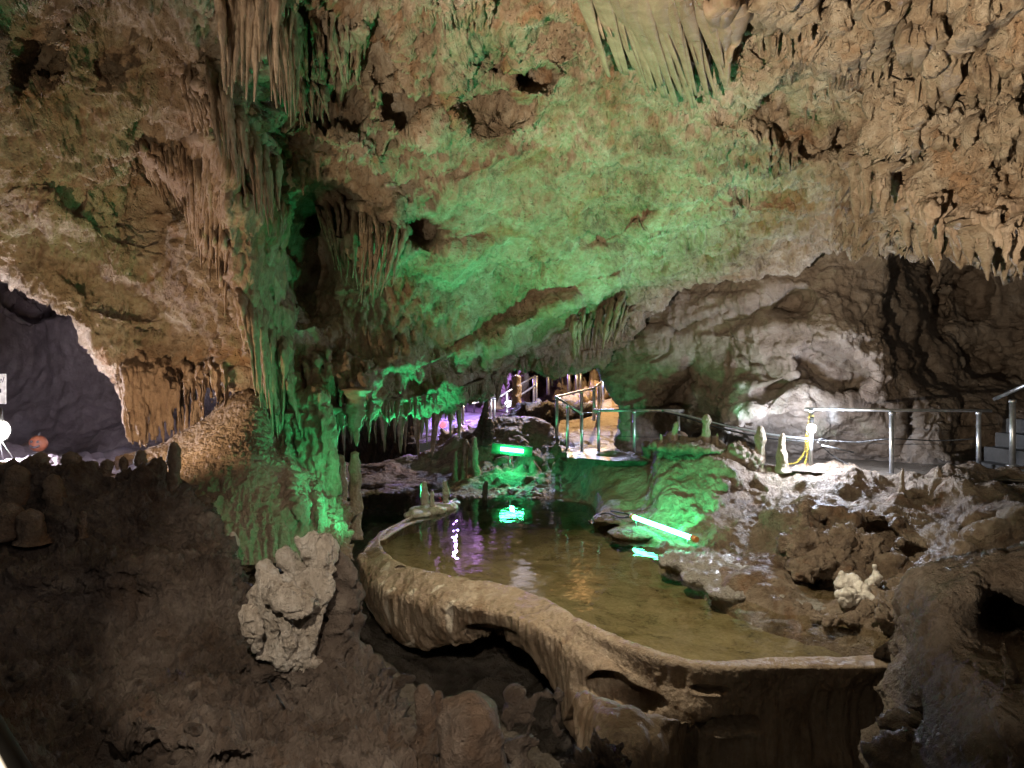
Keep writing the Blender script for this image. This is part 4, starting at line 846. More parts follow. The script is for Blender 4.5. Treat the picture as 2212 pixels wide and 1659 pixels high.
rocks('boulder', [(1745,1190,8.9,52,(1.1,1,.9)),(1830,1180,8.9,60,(1.1,1,.75)),(1790,1220,8.6,50,(1.2,1,.8)),(1740,1235,8.4,38,(1.1,1,.6))], 'bank', 'large cracked brown boulder on the bank carrying the dark stump', seed=4, amp=0.09)
rocks('boulder', [(1660,1225,9.0,24,(1,1,.8)),(1640,1240,8.9,16,(1.4,1,.6))], 'bank', 'small brown rock wedged left of the large cracked boulder', seed=5)
rocks('rock_slope', [(1470,1212,9.3,44,(1.1,1.3,.42)),(1520,1224,9.2,56,(1.2,1.4,.5)),(1560,1240,8.95,64,(1.2,1.5,.5)),(1600,1252,8.8,66,(1.2,1.5,.46)),(1640,1270,8.4,66,(1.2,1.5,.36)),(1680,1290,8.0,60,(1.2,1.5,.28)),(1720,1306,7.7,50,(1.4,1.3,.22)),(1600,1275,8.2,60,(1.4,1.2,.3)),(1540,1245,8.7,50,(1.4,1.2,.35))], 'slab', 'smooth pale wet slab sloping into the pool', seed=6, amp=0.045, f=3)
rocks('rimstone_crust', [(1700,1300,7.6,12,(1.3,1,1)),(1730,1318,7.4,15,(1.5,1,1)),(1765,1335,7.2,16,(1.5,1,1)),(1800,1345,7.05,18,(1.3,1,1)),(1840,1345,7,16,(1.4,1,1)),(1870,1332,7.1,14,(1,1,1))], 'bank', 'crusty dark rim around the tiny side pool', seed=7, amp=0.07, vox=0.02)
rocks('rock_pile', [(1900,1320,6.9,24,(1.4,1,.8)),(1940,1310,6.9,30,(1.3,1,.7)),(1925,1340,6.7,24,(1.4,1,.8)),(1960,1330,6.6,26,(1,1,.9))], 'bank', 'pebbly brown rock heap between the side pool and the grey boulder', seed=8, amp=0.12, vox=0.018, f=6)
rocks('white_calcite', [(1825,1262,7.5,18,(1,1,1.4)),(1818,1240,7.5,10,(1,1,1)),(1845,1262,7.5,18,(1,1,1.3)),(1862,1275,7.4,16,(1,1,1.2)),(1835,1290,7.3,24,(1.2,1,.8)),(1882,1268,7.6,16,(.9,1,1.6)),(1890,1240,7.6,9,(1,1,1.5)),(1888,1225,7.6,7,(1,1,1)),(1868,1292,7.3,22,(1.2,1,.7)),(1896,1250,7.5,8,(1,1,1.3))], 'white', 'cluster of shiny white calcite lumps beside the tiny side pool', seed=9, amp=0.03, vox=0.014)
rocks('smooth_mound', [(2150,1180,8.2,60,(1.2,1,1)),(2210,1150,8.3,60,(1,1,1)),(2130,1130,8.9,40,(1.4,1,.7))], 'bank', 'smooth tan mound under the right railing at the frame edge', seed=10, amp=0.04, f=2)
rocks('rock_shelf', [(1330,1120,12.0,44,(1.2,1.2,.22)),(1370,1150,11.2,50,(1.2,1.2,.2)),(1300,1128,12.2,26,(1.2,1,.2))], 'bank', 'low flat rock shelf reaching into the pool under the green tube', seed=11, amp=0.03)
tag(flat('side_pool_water', [(P(x, y, 8.3).x, dd) for x, y, dd in [(1690,1270,8.9),(1700,1290,8.0),(1760,1320,7.4),(1830,1330,7.3),(1850,1290,8.0),(1800,1260,8.9)]], WZ+0.04, M['water']), kind='structure')

rocks('rock_ledge', [(600,1445,4.75,46,(1.4,1,.55)),(670,1450,4.8,50,(1.4,1,.5)),(545,1425,4.75,30,(1.2,1,.6)),(730,1455,4.95,46,(1.3,1,.6))], 'dirt', 'brown rock base under the pale figure-like calcite formation', seed=31, amp=0.06, vox=.02, f=5)
# pale figure formation, left foreground
def lobe(pts, nr=26, nl=36, amp=0.18, f=4, flute=0.0, seed=0):
    return tube_grid([(P(x, y, d), r/F*d) for x, y, d, r in pts], nr=nr, nl=nl, amp=amp, f=f, flute=flute, seed=seed)
fig = [lobe([(672,1143,4.75,9),(676,1156,4.75,20),(681,1168,4.75,30),(684,1195,4.75,35),(688,1230,4.75,33),(680,1262,4.72,42),(655,1300,4.7,46),(645,1340,4.7,42),(652,1380,4.72,34),(656,1435,4.75,26)], flute=.05, seed=1, nl=60),
 lobe([(704,1153,4.8,7),(706,1164,4.8,15),(708,1195,4.82,20),(706,1230,4.8,18)], seed=5), lobe([(637,1165,4.72,8),(646,1170,4.72,13),(665,1182,4.74,18),(676,1195,4.75,20)], seed=6),
 lobe([(606,1181,4.78,10),(612,1192,4.78,18),(627,1212,4.8,26),(642,1234,4.82,28),(655,1255,4.82,26)], seed=7),
 lobe([(570,1214,4.7,8),(572,1230,4.7,19),(577,1254,4.68,31),(576,1288,4.66,36),(592,1318,4.66,34)], seed=2), lobe([(537,1288,4.6,10),(552,1284,4.62,22),(575,1290,4.64,28)], seed=3),
 lobe([(585,1275,4.6,22),(610,1292,4.45,30),(645,1305,4.42,32),(672,1290,4.55,26)], seed=8),
 lobe([(546,1308,4.42,14),(544,1330,4.38,22),(548,1365,4.4,22),(552,1398,4.5,16)], seed=4, flute=.1), lobe([(585,1320,4.56,18),(588,1352,4.55,16),(586,1392,4.58,10)], seed=9, flute=.1),
 lobe([(612,1325,4.5,22),(622,1370,4.52,20),(618,1430,4.6,18)], seed=10, flute=.1), lobe([(618,1280,4.78,30),(640,1262,4.8,24)], seed=15), lobe([(575,1340,4.66,34),(600,1390,4.68,40),(640,1415,4.7,40)], seed=14), lobe([(560,1410,4.6,16),(600,1412,4.6,16),(650,1420,4.7,18),(690,1440,4.8,14)], seed=13)]
def figd(v, q): return fbm(v, 5, 3, 55)*0.016+billow(v, 24, 2, 54)*0.006+billow(v, 9, 3, 56, st=(1, 1, .35), g=.6)*0.02-sstep(0.3, 0.6, fbm(v, 8, 2, 58))*0.025-cracks(v, 4, .06, 59, (1, 1, .5))*0.02
tag(fuse('calcite_formation', fig, M['figure'], 0.010, figd), 'pale lumpy figure-like calcite formation in the left foreground with a raised round head', 'rock formation')
back = [lobe([(705,1460,5.0,62),(725,1390,5.0,52),(735,1320,5.0,44),(732,1260,5.0,38),(724,1210,5.0,26),(716,1178,5.0,10)], seed=11, flute=.15, amp=.35), lobe([(758,1430,5.05,26),(768,1370,5.05,20),(774,1310,5.05,16),(765,1260,5.05,14),(748,1225,5.05,9)], seed=12, amp=.4)]
tag(fuse('rock_fin', back, M['dirt'], 0.016, lambda v, q: fbm(v, 7, 3, 57)*0.03-sstep(.3, .6, fbm(v, 7, 2, 59))*.04), 'dark ragged rock fin right behind the pale figure-like formation', 'rock formation')
# lower basin bowls under the dam
LB = [[(1215,1560,5.9),(1235,1520,5.7),(1245,1500,5.6),(1246,1560,5.4),(1240,1640,5.2),(1235,1760,5.1),(1230,1900,5.1)],
 [(1290,1560,6.0),(1290,1520,5.6),(1300,1508,5.3),(1300,1570,5.0),(1295,1650,4.8),(1290,1760,4.8),(1290,1900,4.9)],
 [(1370,1575,5.9),(1365,1545,5.4),(1375,1535,5.15),(1378,1590,4.9),(1370,1660,4.75),(1360,1760,4.75),(1360,1900,4.9)],
 [(1450,1580,5.8),(1440,1555,5.4),(1455,1548,5.2),(1450,1590,5.05),(1440,1650,5.0),(1430,1760,5.0),(1430,1900,5.1)],
 [(1500,1560,5.7),(1490,1560,5.5),(1490,1560,5.45),(1490,1600,5.4),(1480,1660,5.35),(1470,1760,5.3),(1470,1900,5.3)]]
lo, _ = sheet('lower_basin', np.transpose(np.array(LB, float), (1, 0, 2)), 200, 200, M['basin'], [], lambda p, q: fbm(p, 1.6, 3, 730)*0.06+billow(p, 6, 2, 731, st=(1, 1, .2))*0.015+fbm(p, 6, 2, 733)*.01, kind=None)
tag(lo, 'lower bowl of smooth tan rimstone bulging under the large basin wall', 'rimstone bowl')
rocks('mud_heap', [(1300,1640,4.6,30,(1,1,1)),(1330,1660,4.4,30,(1,1,1)),(1270,1670,4.4,34,(1,1,1))], 'dirt', 'knobbly brown mud heap at the bottom edge under the lower bowl', seed=14, amp=0.12, vox=0.02, f=8)
rocks('wet_lumps', [(1090+rg.uniform(0,120), 1500+rg.uniform(0,150), 4.9, rg.uniform(10,24), (1,1,1)) for k in range(26)], 'dirt', 'cluster of rounded dark lumps in the shadow under the basin wall', seed=15, amp=0.05, vox=0.02)
rocks('rock_ledge', [(1985,1600,4.6,40,(2,1,.6)),(1950,1560,4.9,30,(2,1,.7)),(1930,1640,4.6,40,(1.6,1,1))], 'greyrock', 'two stepped lobes of grey rock at the foot of the corner boulder', seed=16, amp=0.05)
rr_ = random.Random(9)
for i in range(70):
    x = rr_.uniform(20, 880); y = rr_.uniform(1440, 1655); d = depth_at(LQ, x, y, 8); r = rr_.uniform(5, 17)
    if i < 6: pb = None
    if i < 5:
        v, q = ball((0, 0, 0), 1, 18, 12); v = v*(1+fbm(v, 1.3, 3, 90+i)*0.3)[:, None]*np.array([1, .9, .65]); pb = clean_obj('loose_stone', v, q, M['dirt']); 
        if i == 0: PB = []
        PB.append(pb.data); o = pb
    else: o = bpy.data.objects.new('loose_stone', PB[i % 5]); COL.objects.link(o)
    o.location = P(x, y, d); s = r/F*d; o.scale = (s*rr_.uniform(.8, 1.4), s, s); o.rotation_euler = (rr_.uniform(-.4, .4), rr_.uniform(-.4, .4), rr_.uniform(0, 6))
    tag(o, 'loose dark stone lying on the muddy slope at the bottom left', 'stone', 'loose stones on the muddy slope')

# ================================================================ railings
def railing(name, label, rail, posts, pr=0.024, rr=0.022, mid=None, mat='steel', parts=None, group=None, foot=True):
    """rail: list of world points; posts: list of (top, bottom)"""
    base = Vector(posts[0][1]) if posts else Vector(rail[0]); e = empty(name, base)
    if rail: pipe('rail', None, None, rr, M[mat], e, pts=rail)
    for a, b in posts:
        b = Vector(b); a = Vector(a)
        p = pipe('post', b-Vector((0, 0, 0.05)), a, pr, M[mat], e)
        if foot:
            f_ = pipe('flange', b+Vector((0, 0, 0.0)), b+Vector((0, 0, 0.012)), pr*2.1, M[mat]); f_.parent = p
            c_ = pipe('bracket', a-Vector((0, 0, 0.05)), a+Vector((0, 0, 0.0)), pr*1.25, M[mat]); c_.parent = p
            for o in (f_, c_): o.data.transform(Matrix.Translation(-base))
    if mid:
        for m_ in mid: pipe('wire', None, None, 0.005, M['cable'], e, pts=m_)
    for c in e.children: c.data.transform(Matrix.Translation(-base))
    return tag(e, label, 'railing', group)
def VP(x, d, z): return Vector(((x-CX)/F*d, d, z))
pz = lambda z: 0.0
rp1 = [VP(1752, 12.4, 0.02), VP(1926, 11.8, 0.0), VP(2114, 11.75, 0.0)]
railing('railing', 'long steel railing at the right with the white lamp on its first post', [VP(1738, 12.45, 1.06), VP(1926, 11.85, 1.06), VP(2142, 11.7, 1.055)],
        [(b+Vector((0, 0, 1.04)), b) for b in rp1], 0.036, 0.026, mid=[[VP(1752, 12.4, .52), VP(1926, 11.8, .49), VP(2114, 11.75, .50)]])
railing('railing', 'dark rail section left of the hoses, over the pool bank', [VP(1283, 16, 0.9), VP(1380, 15.2, 0.93), VP(1477, 14.4, 0.95)],
        [(VP(1293, 15.6, .92), VP(1293, 15.6, -.06)), (VP(1370, 15.2, .92), VP(1370, 15.2, -.04)), (VP(1466, 14.5, .94), VP(1466, 14.5, .0))], 0.034, 0.034,
        mid=[[VP(1258, 15.6, .38), VP(1370, 15.2, .36), VP(1466, 14.5, .4)]], mat='steel')
railing('railing', 'single dark post pair at the walkway edge above the mound', [VP(1257, 15.8, .86), VP(1293, 15.6, .86)], [(VP(1257, 15.8, .86), VP(1257, 15.8, -.02)), (VP(1226, 16.5, 1.0), VP(1226, 16.5, .0))], 0.032, 0.008)
railing('railing', 'stair railing rising at the right frame edge', [VP(2148, 11.6, 1.25), VP(2260, 10.6, 1.62)], [(VP(2187, 11.2, 1.25), VP(2187, 11.2, 0.2))], 0.045, 0.03)
# hoses
def curve_pts(pts, n=30):
    C_ = np.array([list(p) for p in pts], float); t = np.linspace(0, len(C_)-1, n); return [Vector(v) for v in cr(C_, t, 0)]
for k, (dz, lab) in enumerate([(0.0, 'upper of the two hoses sagging from the rail to the lamp post'), (-0.07, 'lower of the two hoses sagging from the rail to the lamp post')]):
    o = pipe('hose', None, None, 0.022-0.005*k, M['steel'] if k == 0 else M['cable'], pts=curve_pts([P(1430, 886, 14.6)+Vector((0, 0, dz*.2)), P(1480, 897, 14.3)+Vector((0, 0, dz*.6)), P(1560, 918, 13.7)+Vector((0, 0, dz)), P(1660, 938, 13)+Vector((0, 0, dz)), P(1756, 950, 12.4)+Vector((0, 0, dz*.6))]))
    tag(o, lab, 'hose')
tag(pipe('cable', None, None, 0.01, M['cable'], pts=curve_pts([P(1770, 948, 12.3), P(1840, 955, 12.5), P(1926, 948, 11.9), P(2020, 952, 12), P(2105, 948, 11.8)])), 'thin black cable strung behind the right railing posts', 'cable')
tag(pipe('cable', None, None, 0.01, M['cable'], pts=curve_pts([P(1766, 955, 12.3), P(1800, 985, 12.4), P(1845, 1010, 12.2), P(1860, 1018, 12.1)])), 'black cable running down from the lamp post to the floor', 'cable')
tag(pipe('pipe', None, None, 0.016, M['steel'], pts=[P(1776, 962, 12.3), P(1843, 977, 12.6)]), 'short grey pipe sticking out right of the lamp post', 'pipe')
lo_pts = [(568,1448),(590,1490),(615,1530),(632,1580),(648,1640),(655,1700)]
tag(pipe('cable', None, None, 0.006, M['cable'], pts=curve_pts([P(x, y, depth_at(LQ, x, y, 8)-0.04) for x, y in lo_pts])), 'black cable lying on the muddy slope below the pale formation', 'cable')
# yellow chain
import bmesh
def link_mesh():
    v = []; n, m = 16, 8
    for i in range(n):
        a = 2*math.pi*i/n; cx_, cz_ = math.cos(a)*0.013, math.sin(a)*0.024
        for j in range(m):
            b = 2*math.pi*j/m; rr_1 = 0.0045; v.append((cx_+math.cos(a)*math.cos(b)*rr_1, math.sin(b)*rr_1, cz_+math.sin(a)*math.cos(b)*rr_1))
    f = [(i*m+j, ((i+1) % n)*m+j, ((i+1) % n)*m+(j+1) % m, i*m+(j+1) % m) for i in range(n) for j in range(m)]
    return v, f
LVv, LVf = link_mesh()
def chain(name, pts, label):
    vs, fs = [], []; cp = curve_pts(pts, 400); acc = 0; last = cp[0]; k = 0
    for i in range(1, len(cp)):
        acc += (cp[i]-cp[i-1]).length
        if acc >= 0.036:
            acc = 0; dirv = (cp[i]-last).normalized(); last = cp[i]
            rot = dirv.to_track_quat('Z', 'Y').to_matrix() @ Matrix.Rotation(math.pi/2*(k % 2), 3, 'Z'); k += 1; o = len(vs)
            vs += [tuple(rot @ Vector(v)+cp[i]) for v in LVv]; fs += [tuple(a+o for a in f) for f in LVf]
    me = bpy.data.meshes.new(name); me.from_pydata(vs, [], fs); me.update(); me.materials.append(M['yellow']); ob = bpy.data.objects.new(name, me); COL.objects.link(ob)
    return tag(ob, label, 'chain')
chain('chain', [P(1750, 890, 12.3), P(1742, 940, 12.25), P(1738, 975, 12.25), P(1722, 998, 12.2), P(1700, 1003, 12.2)], 'yellow plastic chain trailing from the lamp post onto the walkway edge')
chain('chain', [P(1756, 895, 12.3), P(1748, 950, 12.25), P(1743, 985, 12.25), P(1738, 1003, 12.2)], 'second shorter yellow chain hanging straight down the lamp post')

# ================================================================ lamps
E1 = emis('lamp_bulb_glow', (1.0, 0.93, 0.85), 60); EG = emis('green_tube_glow', (0.08, 1.0, 0.42), 38)
def lamp_bulb(name, c, r, label, post=None):
    e = empty(name, c)
    v, q = ball((0, 0, 0), r); o = clean_obj('bulb', v, q, E1, e)
    s = pipe('socket', Vector((0, 0, r*0.9)), Vector((0, 0, r*2.6)), r*0.45, M['cable'], e)
    for k in range(4):
        a = k*math.pi/4; pts = [Vector((math.cos(a)*r*1.15*math.sin(t), math.sin(a)*r*1.15*math.sin(t), math.cos(t)*r*1.25)) for t in np.linspace(0, 2*math.pi, 20)]
        pipe('guard_wire', None, None, 0.002, M['steel'], e, n=6, pts=pts, caps=False)
    return tag(e, label, 'lamp')
lamp_bulb('work_lamp', P(1753, 925, 12.25), 0.075, 'glaring white bulb in a wire guard on the right railing post')
ll = lamp_bulb('work_lamp', P(-3, 930, 10.5), 0.13, 'glaring warm bulb on a thin stand at the left frame edge')
zf = P(0, 1003, 10.5).z
for a in (-0.12, 0.06, 0.2):
    pipe('leg', Vector((0, 0, -0.1)), Vector((a, a*0.5, zf-ll.location.z)), 0.008, M['steel'], ll)
# green tube on the shore
ta, tb = P(1366, 1116, 11.35), P(1500, 1164, 9.95)
e = empty('tube_lamp', ta); dv = (tb-ta)
pipe('tube', dv*0.03, dv*0.97, 0.034, EG, e); 
c1 = pipe('end_cap', dv*-0.02, dv*0.035, 0.044, M['cap'], e); pipe('end_cap', dv*0.965, dv*1.03, 0.044, M['cap'], e)
pipe('clip', dv*0.9+Vector((0, 0, -.02)), dv*0.9+Vector((0, 0.02, -0.2)), 0.006, M['steel'], e); pipe('clip', dv*0.06, dv*0.06+Vector((0.02, 0.02, -0.2)), 0.006, M['steel'], e)
tag(e, 'long bright green tube lamp slanting along the pool shore', 'lamp')
tag(pipe('cable', None, None, 0.012, M['cable'], pts=curve_pts([ta, P(1340, 1118, 11.6), P(1310, 1108, 12), P(1285, 1118, 12.1), P(1330, 1122, 11.9), P(1360, 1112, 11.9), P(1320, 1104, 12.3)])), 'coil of black cable on the shelf at the left end of the long green tube', 'cable')
# green box lamp on the mound
c0 = P(1106, 972, 17.2); e = empty('box_lamp', c0); rot = Matrix.Rotation(math.radians(6), 3, 'Y')
M['greenplastic'] = plain('green_tinted_plastic', (0.05, 0.16, 0.08), 0.3)
box('housing', (0, 0.06, 0), (0.98, 0.05, 0.24), M['greenplastic'], e, rot)
for z in (0.12, -0.12): box('frame_edge', tuple(rot @ Vector((0, 0.0, z))), (0.98, 0.1, 0.015), M['greenplastic'], e, rot)
for x in (-0.49, 0.49): box('frame_edge', tuple(rot @ Vector((x, 0.0, 0))), (0.015, 0.1, 0.24), M['greenplastic'], e, rot)
pipe('tube', rot @ Vector((-0.28, -0.02, 0)), rot @ Vector((0.28, -0.02, 0)), 0.045, EG, e)
pipe('stake', Vector((-0.05, 0.05, -0.12)), Vector((-0.05, 0.1, -0.5)), 0.015, M['steel'], e)
tag(e, 'glowing green box lamp mounted on the dark mound', 'lamp')
# board with lettering, left edge
e = empty('notice_board', P(-30, 840, 12.6)); dB = 12.6
bx = lambda px: (px+30)/F*dB; bz = lambda py: -(py-840)/F*dB
box('panel', ((bx(-60)+bx(13))/2, 0, 0), (bx(13)-bx(-60), 0.03, bz(808)-bz(873)), M['whiteboard'], e)
def text(body, x, z, size, par, mat):
    cu = bpy.data.curves.new('lettering', 'FONT'); cu.body = body; cu.size = size; cu.extrude = 0.001; cu.align_x = 'RIGHT'; cu.shear = 0.3
    o = bpy.data.objects.new('lettering', cu); COL.objects.link(o); dg = bpy.context.evaluated_depsgraph_get(); me = bpy.data.meshes.new_from_object(o.evaluated_get(dg)); bpy.data.objects.remove(o)
    me.transform(Matrix.Rotation(math.radians(90), 4, 'X')); me.transform(Matrix.Translation((x, -0.02, z))); me.materials.clear(); me.materials.append(mat)
    ob = bpy.data.objects.new('lettering', me); COL.objects.link(ob); ob.parent = par; return ob
text('gel', bx(9), bz(826), 0.14, e, M['ink'])
box('printed_block', ((bx(-30)+bx(4))/2, -0.018, bz(844)), (bx(4)-bx(-30), 0.006, 0.07), M['concrete'], e, bev=0)
tag(e, 'pale notice board cut off by the left frame edge', 'sign')
# pumpkin face
pc = P(83, 957, 12.6); e = empty('pumpkin_lantern', pc-Vector((0, 0, 0.17)))
a = np.linspace(0, 2*np.pi, 48, endpoint=False); th = np.linspace(0, np.pi, 20)
rad = 0.165*(1-0.06*np.abs(np.cos(a*5)))
pp = np.stack([np.sin(th)[:, None]*np.cos(a)*rad, np.sin(th)[:, None]*np.sin(a)*rad*0.7, np.cos(th)[:, None]*np.full(48, 0.145)+0.16], -1)
clean_obj('pumpkin_body', pp.reshape(-1, 3), grid_quads(20, 48, True), M['orange'], e)
pipe('stem', Vector((0, 0, .28)), Vector((0.02, 0, .35)), 0.018, M['cable'], e)
for x in (-0.055, 0.055):
    v, q = ball((x, -0.105, 0.2), 0.026, sq=(1, .5, 1)); clean_obj('eye', v, q, M['ink'], e)
pipe('mouth', None, None, 0.02, M['ink'], e, pts=[Vector((x, -0.118+abs(x)*.25, 0.1+x*x*5)) for x in np.linspace(-0.085, 0.085, 9)])
tag(e, 'orange pumpkin with a dark cut face on the floor of the left passage', 'pumpkin')
rocks('flat_rock', [(70,1000,10.9,46,(1.4,1,.3)),(130,1002,11,40,(1.5,1,.25))], 'purple', 'low flat rock under the pumpkin in the left passage', seed=21, amp=0.05)
tag(box('timber', P(10, 1001, 9.3), (0.9, 0.12, 0.05), plain('yellowish_timber', (0.6, 0.45, 0.22), 0.6)), 'bright strip of timber lying behind the ledge at the left frame edge', 'plank')
# handrail close to the camera, bottom left
tag(pipe('handrail', None, None, 0.017, plain('dull_steel', (0.05, 0.045, 0.04), 0.7, 0.3), pts=[P(-110, 1420, 1.15), P(80, 1740, 0.95)]), 'dull steel handrail very close to the camera in the bottom left corner', 'handrail')
# concrete steps at the right
e = empty('steps', VP(2150, 11.4, 0)); 
for k in range(4): box('step', (0.35+0.3*k, 0.2+0.15*k, 0.08+0.16*k), (0.34, 1.3, 0.16+0.32*k*0.5), M['concrete'], e, bev=0.01)
tag(e, 'grey concrete steps behind the right end of the walkway', 'steps')

# ================================================================ far chamber
mite(1117, 812, 905, 24, 24, 'orange brown pillar between the purple rails and the dark hump', 'warmfloor', seed=60, top=0.85, name='pillar', cat='pillar', sink=4)
rocks('rock_hump', [(1160,925,23,60,(1.4,1,.9)),(1230,905,23,50,(1.4,1,.8)),(1110,930,22,40,(1.5,1,.6))], 'dark', 'dark rounded rock hump in the far chamber before the lit walkway', seed=22, amp=0.25, vox=0.1, f=1.5)
rocks('rock_hump', [(1285,870,27,34,(1.3,1,.9)),(1250,880,26,30,(1.5,1,.6))], 'warmfloor', 'craggy orange rock behind the purple slanting rail', seed=23, amp=0.4, vox=0.08, f=2)
rocks('rubble_wall', [(960+k*17+rg.uniform(-6, 6), 955-k*2.0+rg.uniform(-12, 14), 20.3+rg.uniform(-.3, .3), rg.uniform(11, 20), (1, 1, .9)) for k in range(12) for _ in range(3)], 'warmfloor', 'crumbly tan rubble wall at the left end of the far chamber', seed=24, amp=0.2, vox=0.06, f=4)
for i, (x, y0, L) in enumerate([(1180, 790, 50), (1192, 790, 66), (1204, 790, 54), (1170, 790, 40), (1213, 790, 70), (1160, 790, 34), (1198, 788, 40), (1186, 788, 36), (1222, 790, 40)]):
    stal(x, y0-15, L, 14, 'white blue lit stalactite in the far chamber', 'white stalactites in the far chamber', d=22+0.2*i)
for i, (x, y0, y1, w_) in enumerate([(1250, 815, 870, 34), (1283, 800, 860, 26), (1310, 800, 850, 30), (1060, 800, 870, 40), (1130, 800, 860, 30)]):
    mite(x, y0, y1, w_, 33, ['reddish pillar behind the white stalactites', 'orange pillar at the back of the far walkway', 'yellow pillar at the top of the far walkway', 'pale lilac pillar left of the brown pillar', 'violet pillar behind the purple rails'][i], 'far', seed=70+i, name='pillar', cat='pillar', top=0.8)
fr = []
def fpost(x, y0, y1, d): return (P(x, y0, d), P(x, y1, d))
railing('railing', 'tall rail corner in the far chamber with a slanting purple lit bar', [P(1285, 838, 19.5), P(1201, 857, 18), P(1258, 894, 17.2)], [fpost(1203, 857, 945, 18), fpost(1256, 846, 930, 18.8), fpost(1283, 840, 905, 19.5)], 0.045, 0.03)
railing('railing', 'railing climbing along the left side of the far lit walkway', [P(1283, 838, 20), P(1296, 828, 23), P(1306, 815, 27), P(1312, 800, 31)], [fpost(1293, 829, 893, 22), fpost(1298, 825, 883, 23.5), fpost(1303, 818, 872, 26), fpost(1307, 812, 864, 28)], 0.04, 0.03)
railing('railing', 'purple stair railing behind the brown pillar', [P(1080, 856, 26), P(1156, 812, 28)], [fpost(1095, 850, 890, 26), fpost(1153, 815, 870, 28), fpost(1159, 812, 868, 28)], 0.045, 0.035)
railing('railing', 'second purple stair rail below the first', [P(1085, 880, 25), P(1157, 832, 27)], [], 0.045, 0.035)
railing('railing', 'upright far posts before the orange wall', [], [fpost(1184, 800, 850, 30), fpost(1229, 795, 852, 30), fpost(1246, 795, 848, 30), fpost(1254, 795, 848, 30)], 0.07, 0.03, foot=False)
railing('railing', 'violet lit railing along the water in the far chamber', [P(975, 862, 25), P(1020, 872, 25), P(1068, 860, 26)], [fpost(980, 862, 905, 25), fpost(990, 862, 912, 24), fpost(1000, 866, 915, 23.5), fpost(1046, 868, 912, 24), fpost(1060, 864, 905, 25), fpost(1068, 860, 905, 26)], 0.045, 0.03)
railing('railing', 'row of thin posts farthest back in the far chamber', [P(955, 862, 33), P(1010, 864, 33)], [fpost(x, 858, 890, 33) for x in (958, 968, 995, 1008, 1024)], 0.05, 0.03, foot=False)
o = clean_obj('red_lamp', *ball(P(1004, 856, 27), 0.16), emis('red_lamp_glow', (1.0, 0.08, 0.18), 6)); tag(o, 'small round red lamp hanging in the far chamber', 'lamp')
o = clean_obj('white_lamp', *ball(P(1098, 872, 26), 0.13), emis('white_lamp_glow', (0.9, 0.95, 1.0), 3)); tag(o, 'small white floor lamp in the far chamber', 'lamp')
o = clean_obj('red_lamp', *ball(P(957, 917, 21.5), 0.10), emis('red_lamp_glow2', (1.0, 0.08, 0.12), 4)); tag(o, 'small red lamp low at the left end of the far chamber', 'lamp')

# ================================================================ LIGHTS
def light(name, kind, loc, power, col, size=0.1, target=None, angle=None, blend=0.5, sizey=None):
    l = bpy.data.lights.new(name, kind); l.energy = power; l.color = col
    if kind in ('POINT', 'SPOT'): l.shadow_soft_size = size
    if kind == 'AREA': l.size = size; 
    if kind == 'AREA' and sizey: l.shape = 'RECTANGLE'; l.size_y = sizey
    if kind == 'SPOT': l.spot_size = math.radians(angle); l.spot_blend = blend
    o = bpy.data.objects.new(name, l); COL.objects.link(o); o.location = loc
    if target is not None:
        o.rotation_euler = (Vector(target)-Vector(loc)).to_track_quat('-Z', 'Y').to_euler()
    return o
WARM = (1.0, 0.84, 0.63); GREEN = (0.05, 1.0, 0.36)
light('lamp_right', 'POINT', P(1753, 925, 12.25), 1150, (0.76, 0.83, 1.0), 0.10)
light('lamp_left', 'POINT', P(-3, 930, 10.5), 1200, (0.92, 0.86, 0.98), 0.16)
light('green_tube_up', 'SPOT', P(1428, 1128, 10.6), 1200, GREEN, 0.04, P(1250, 510, 11.0), 92, 0.9)
light('green_tube_side', 'SPOT', P(1432, 1132, 10.5), 520, GREEN, 0.05, P(1470, 1110, 12.6), 92, 0.8)
light('green_far', 'POINT', P(1106, 1000, 16.6), 34, GREEN, 0.06)
light('green_far_up', 'SPOT', P(900, 1075, 13.4), 680, GREEN, 0.05, P(860, 540, 11), 90, 0.9)
light('green_skirt_fill', 'SPOT', P(900, 1235, 8.0), 110, GREEN, 0.04, P(600, 1060, 9.2), 70, 0.8)  # added green spot without a fixture, lights the front of the cone's skirt
light('green_cone_fill', 'SPOT', P(860, 1165, 9.9), 230, GREEN, 0.05, P(610, 960, 10.2), 90, 0.8)  # extra unseen spot above the water, turns column and cone green
light('flood_ceiling', 'SPOT', (-1.9, 0.4, 0.2), 6500, WARM, 0.03, P(1850, -150, 6.2), 88, 1.0)
light('flood_left_wall', 'SPOT', P(150, 1015, 8.0), 330, (1.0, 0.68, 0.40), 0.04, P(400, 600, 10.5), 140, 0.6)
light('flood_left_top', 'SPOT', (-3.4, 1.6, 0.6), 430, (1, .80, .58), 0.03, P(560, 200, 8), 70, 0.9)
light('flood_figure', 'SPOT', (-0.3, -0.3, 3.0), 1100, (1, 0.86, 0.70), 0.02, P(830, 1300, 6.0), 36, 0.35)
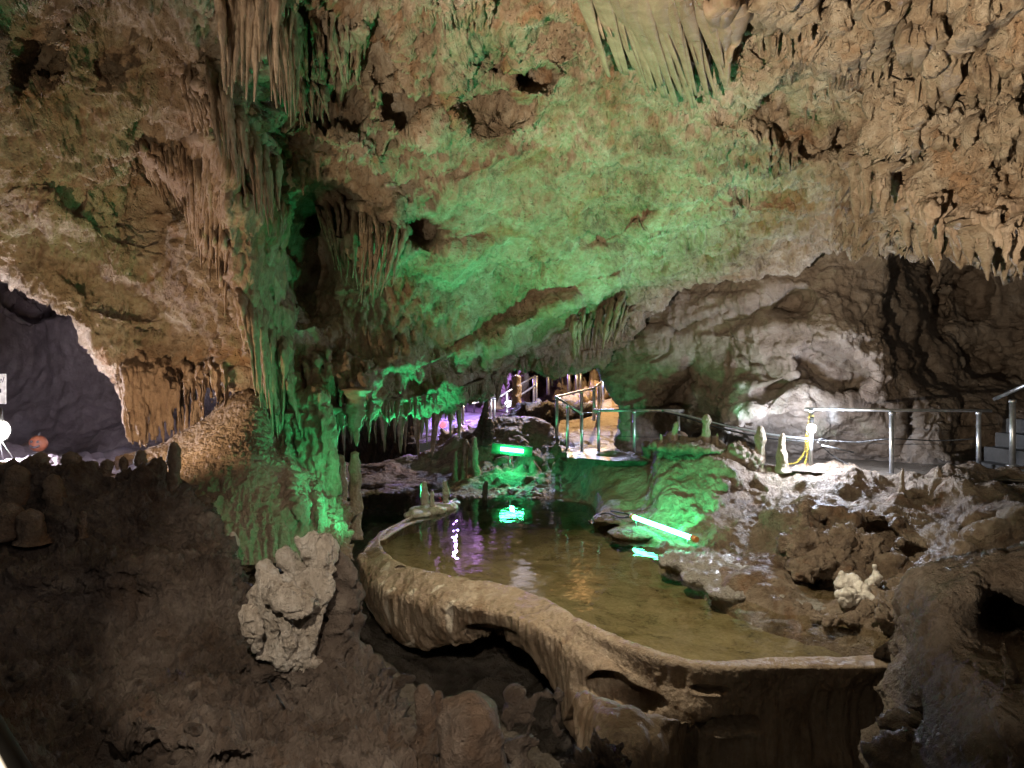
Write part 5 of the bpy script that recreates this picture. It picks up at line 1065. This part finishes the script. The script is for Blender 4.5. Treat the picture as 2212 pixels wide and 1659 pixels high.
light('ground_fill', 'SPOT', (1.2, 1.6, 3.3), 190, (1, 0.86, 0.76), 0.02, P(230, 1230, 6), 84, 0.9)  # added fill from the right, lifts the dark lower-left ground
light('pool_fill', 'SPOT', (0.5, 6.6, 4.9), 1700, (1, 0.87, 0.66), 0.03, P(1380, 1230, 8.9), 84, 0.8)  # unseen spot added in open air to brighten the pool bed
light('basin_fill', 'SPOT', (-1.2, 0.2, 1.0), 45, (1, 0.84, 0.64), 0.03, P(1540, 1540, 5.8), 44, 0.9)  # faint added fill, keeps the lower right basin wall from going black
light('far_purple', 'POINT', P(985, 700, 34), 2300, (0.42, 0.25, 1.0), 0.1)
light('far_blue', 'POINT', P(1200, 600, 24.5), 2600, (0.6, 0.65, 1.0), 0.05)
light('far_warm', 'POINT', P(1300, 610, 24), 2000, (1.0, 0.66, 0.32), 0.05)
light('far_orange', 'POINT', P(1270, 650, 30), 2200, (1.0, 0.6, 0.28), 0.05)
light('far_white', 'POINT', P(1098, 868, 25.7), 40, (0.85, 0.9, 1.0), 0.4)
light('ledge_fill', 'SPOT', (-0.4, 0.8, 2.6), 110, (0.95, 0.86, 0.9), 0.03, P(150, 1075, 7.1), 40, 0.9)  # no real lamp: spot added to brighten the knobs on the left ledge

w = bpy.data.worlds.new('World'); sc.world = w; w.use_nodes = True
w.node_tree.nodes['Background'].inputs[0].default_value = (0.75, 0.7, 0.62, 1); w.node_tree.nodes['Background'].inputs[1].default_value = 0.045
cam = bpy.data.cameras.new('camera'); co = bpy.data.objects.new('camera', cam); COL.objects.link(co); co.location = (0, 0, EYE); co.rotation_euler = (math.radians(90), 0, 0)
cam.sensor_width = 36; cam.lens = 36*F/2212; cam.clip_end = 500; cam.clip_start = 0.05; sc.camera = co
sc.view_settings.view_transform = 'Standard'; sc.view_settings.look = 'None'; sc.view_settings.exposure = 0.0
sc.cycles.max_bounces = 6; sc.cycles.diffuse_bounces = 3; sc.cycles.glossy_bounces = 3; sc.cycles.transparent_max_bounces = 8; sc.cycles.caustics_reflective = False; sc.cycles.caustics_refractive = False
sc.cycles.sample_clamp_indirect = 4.0; sc.cycles.use_denoising = True
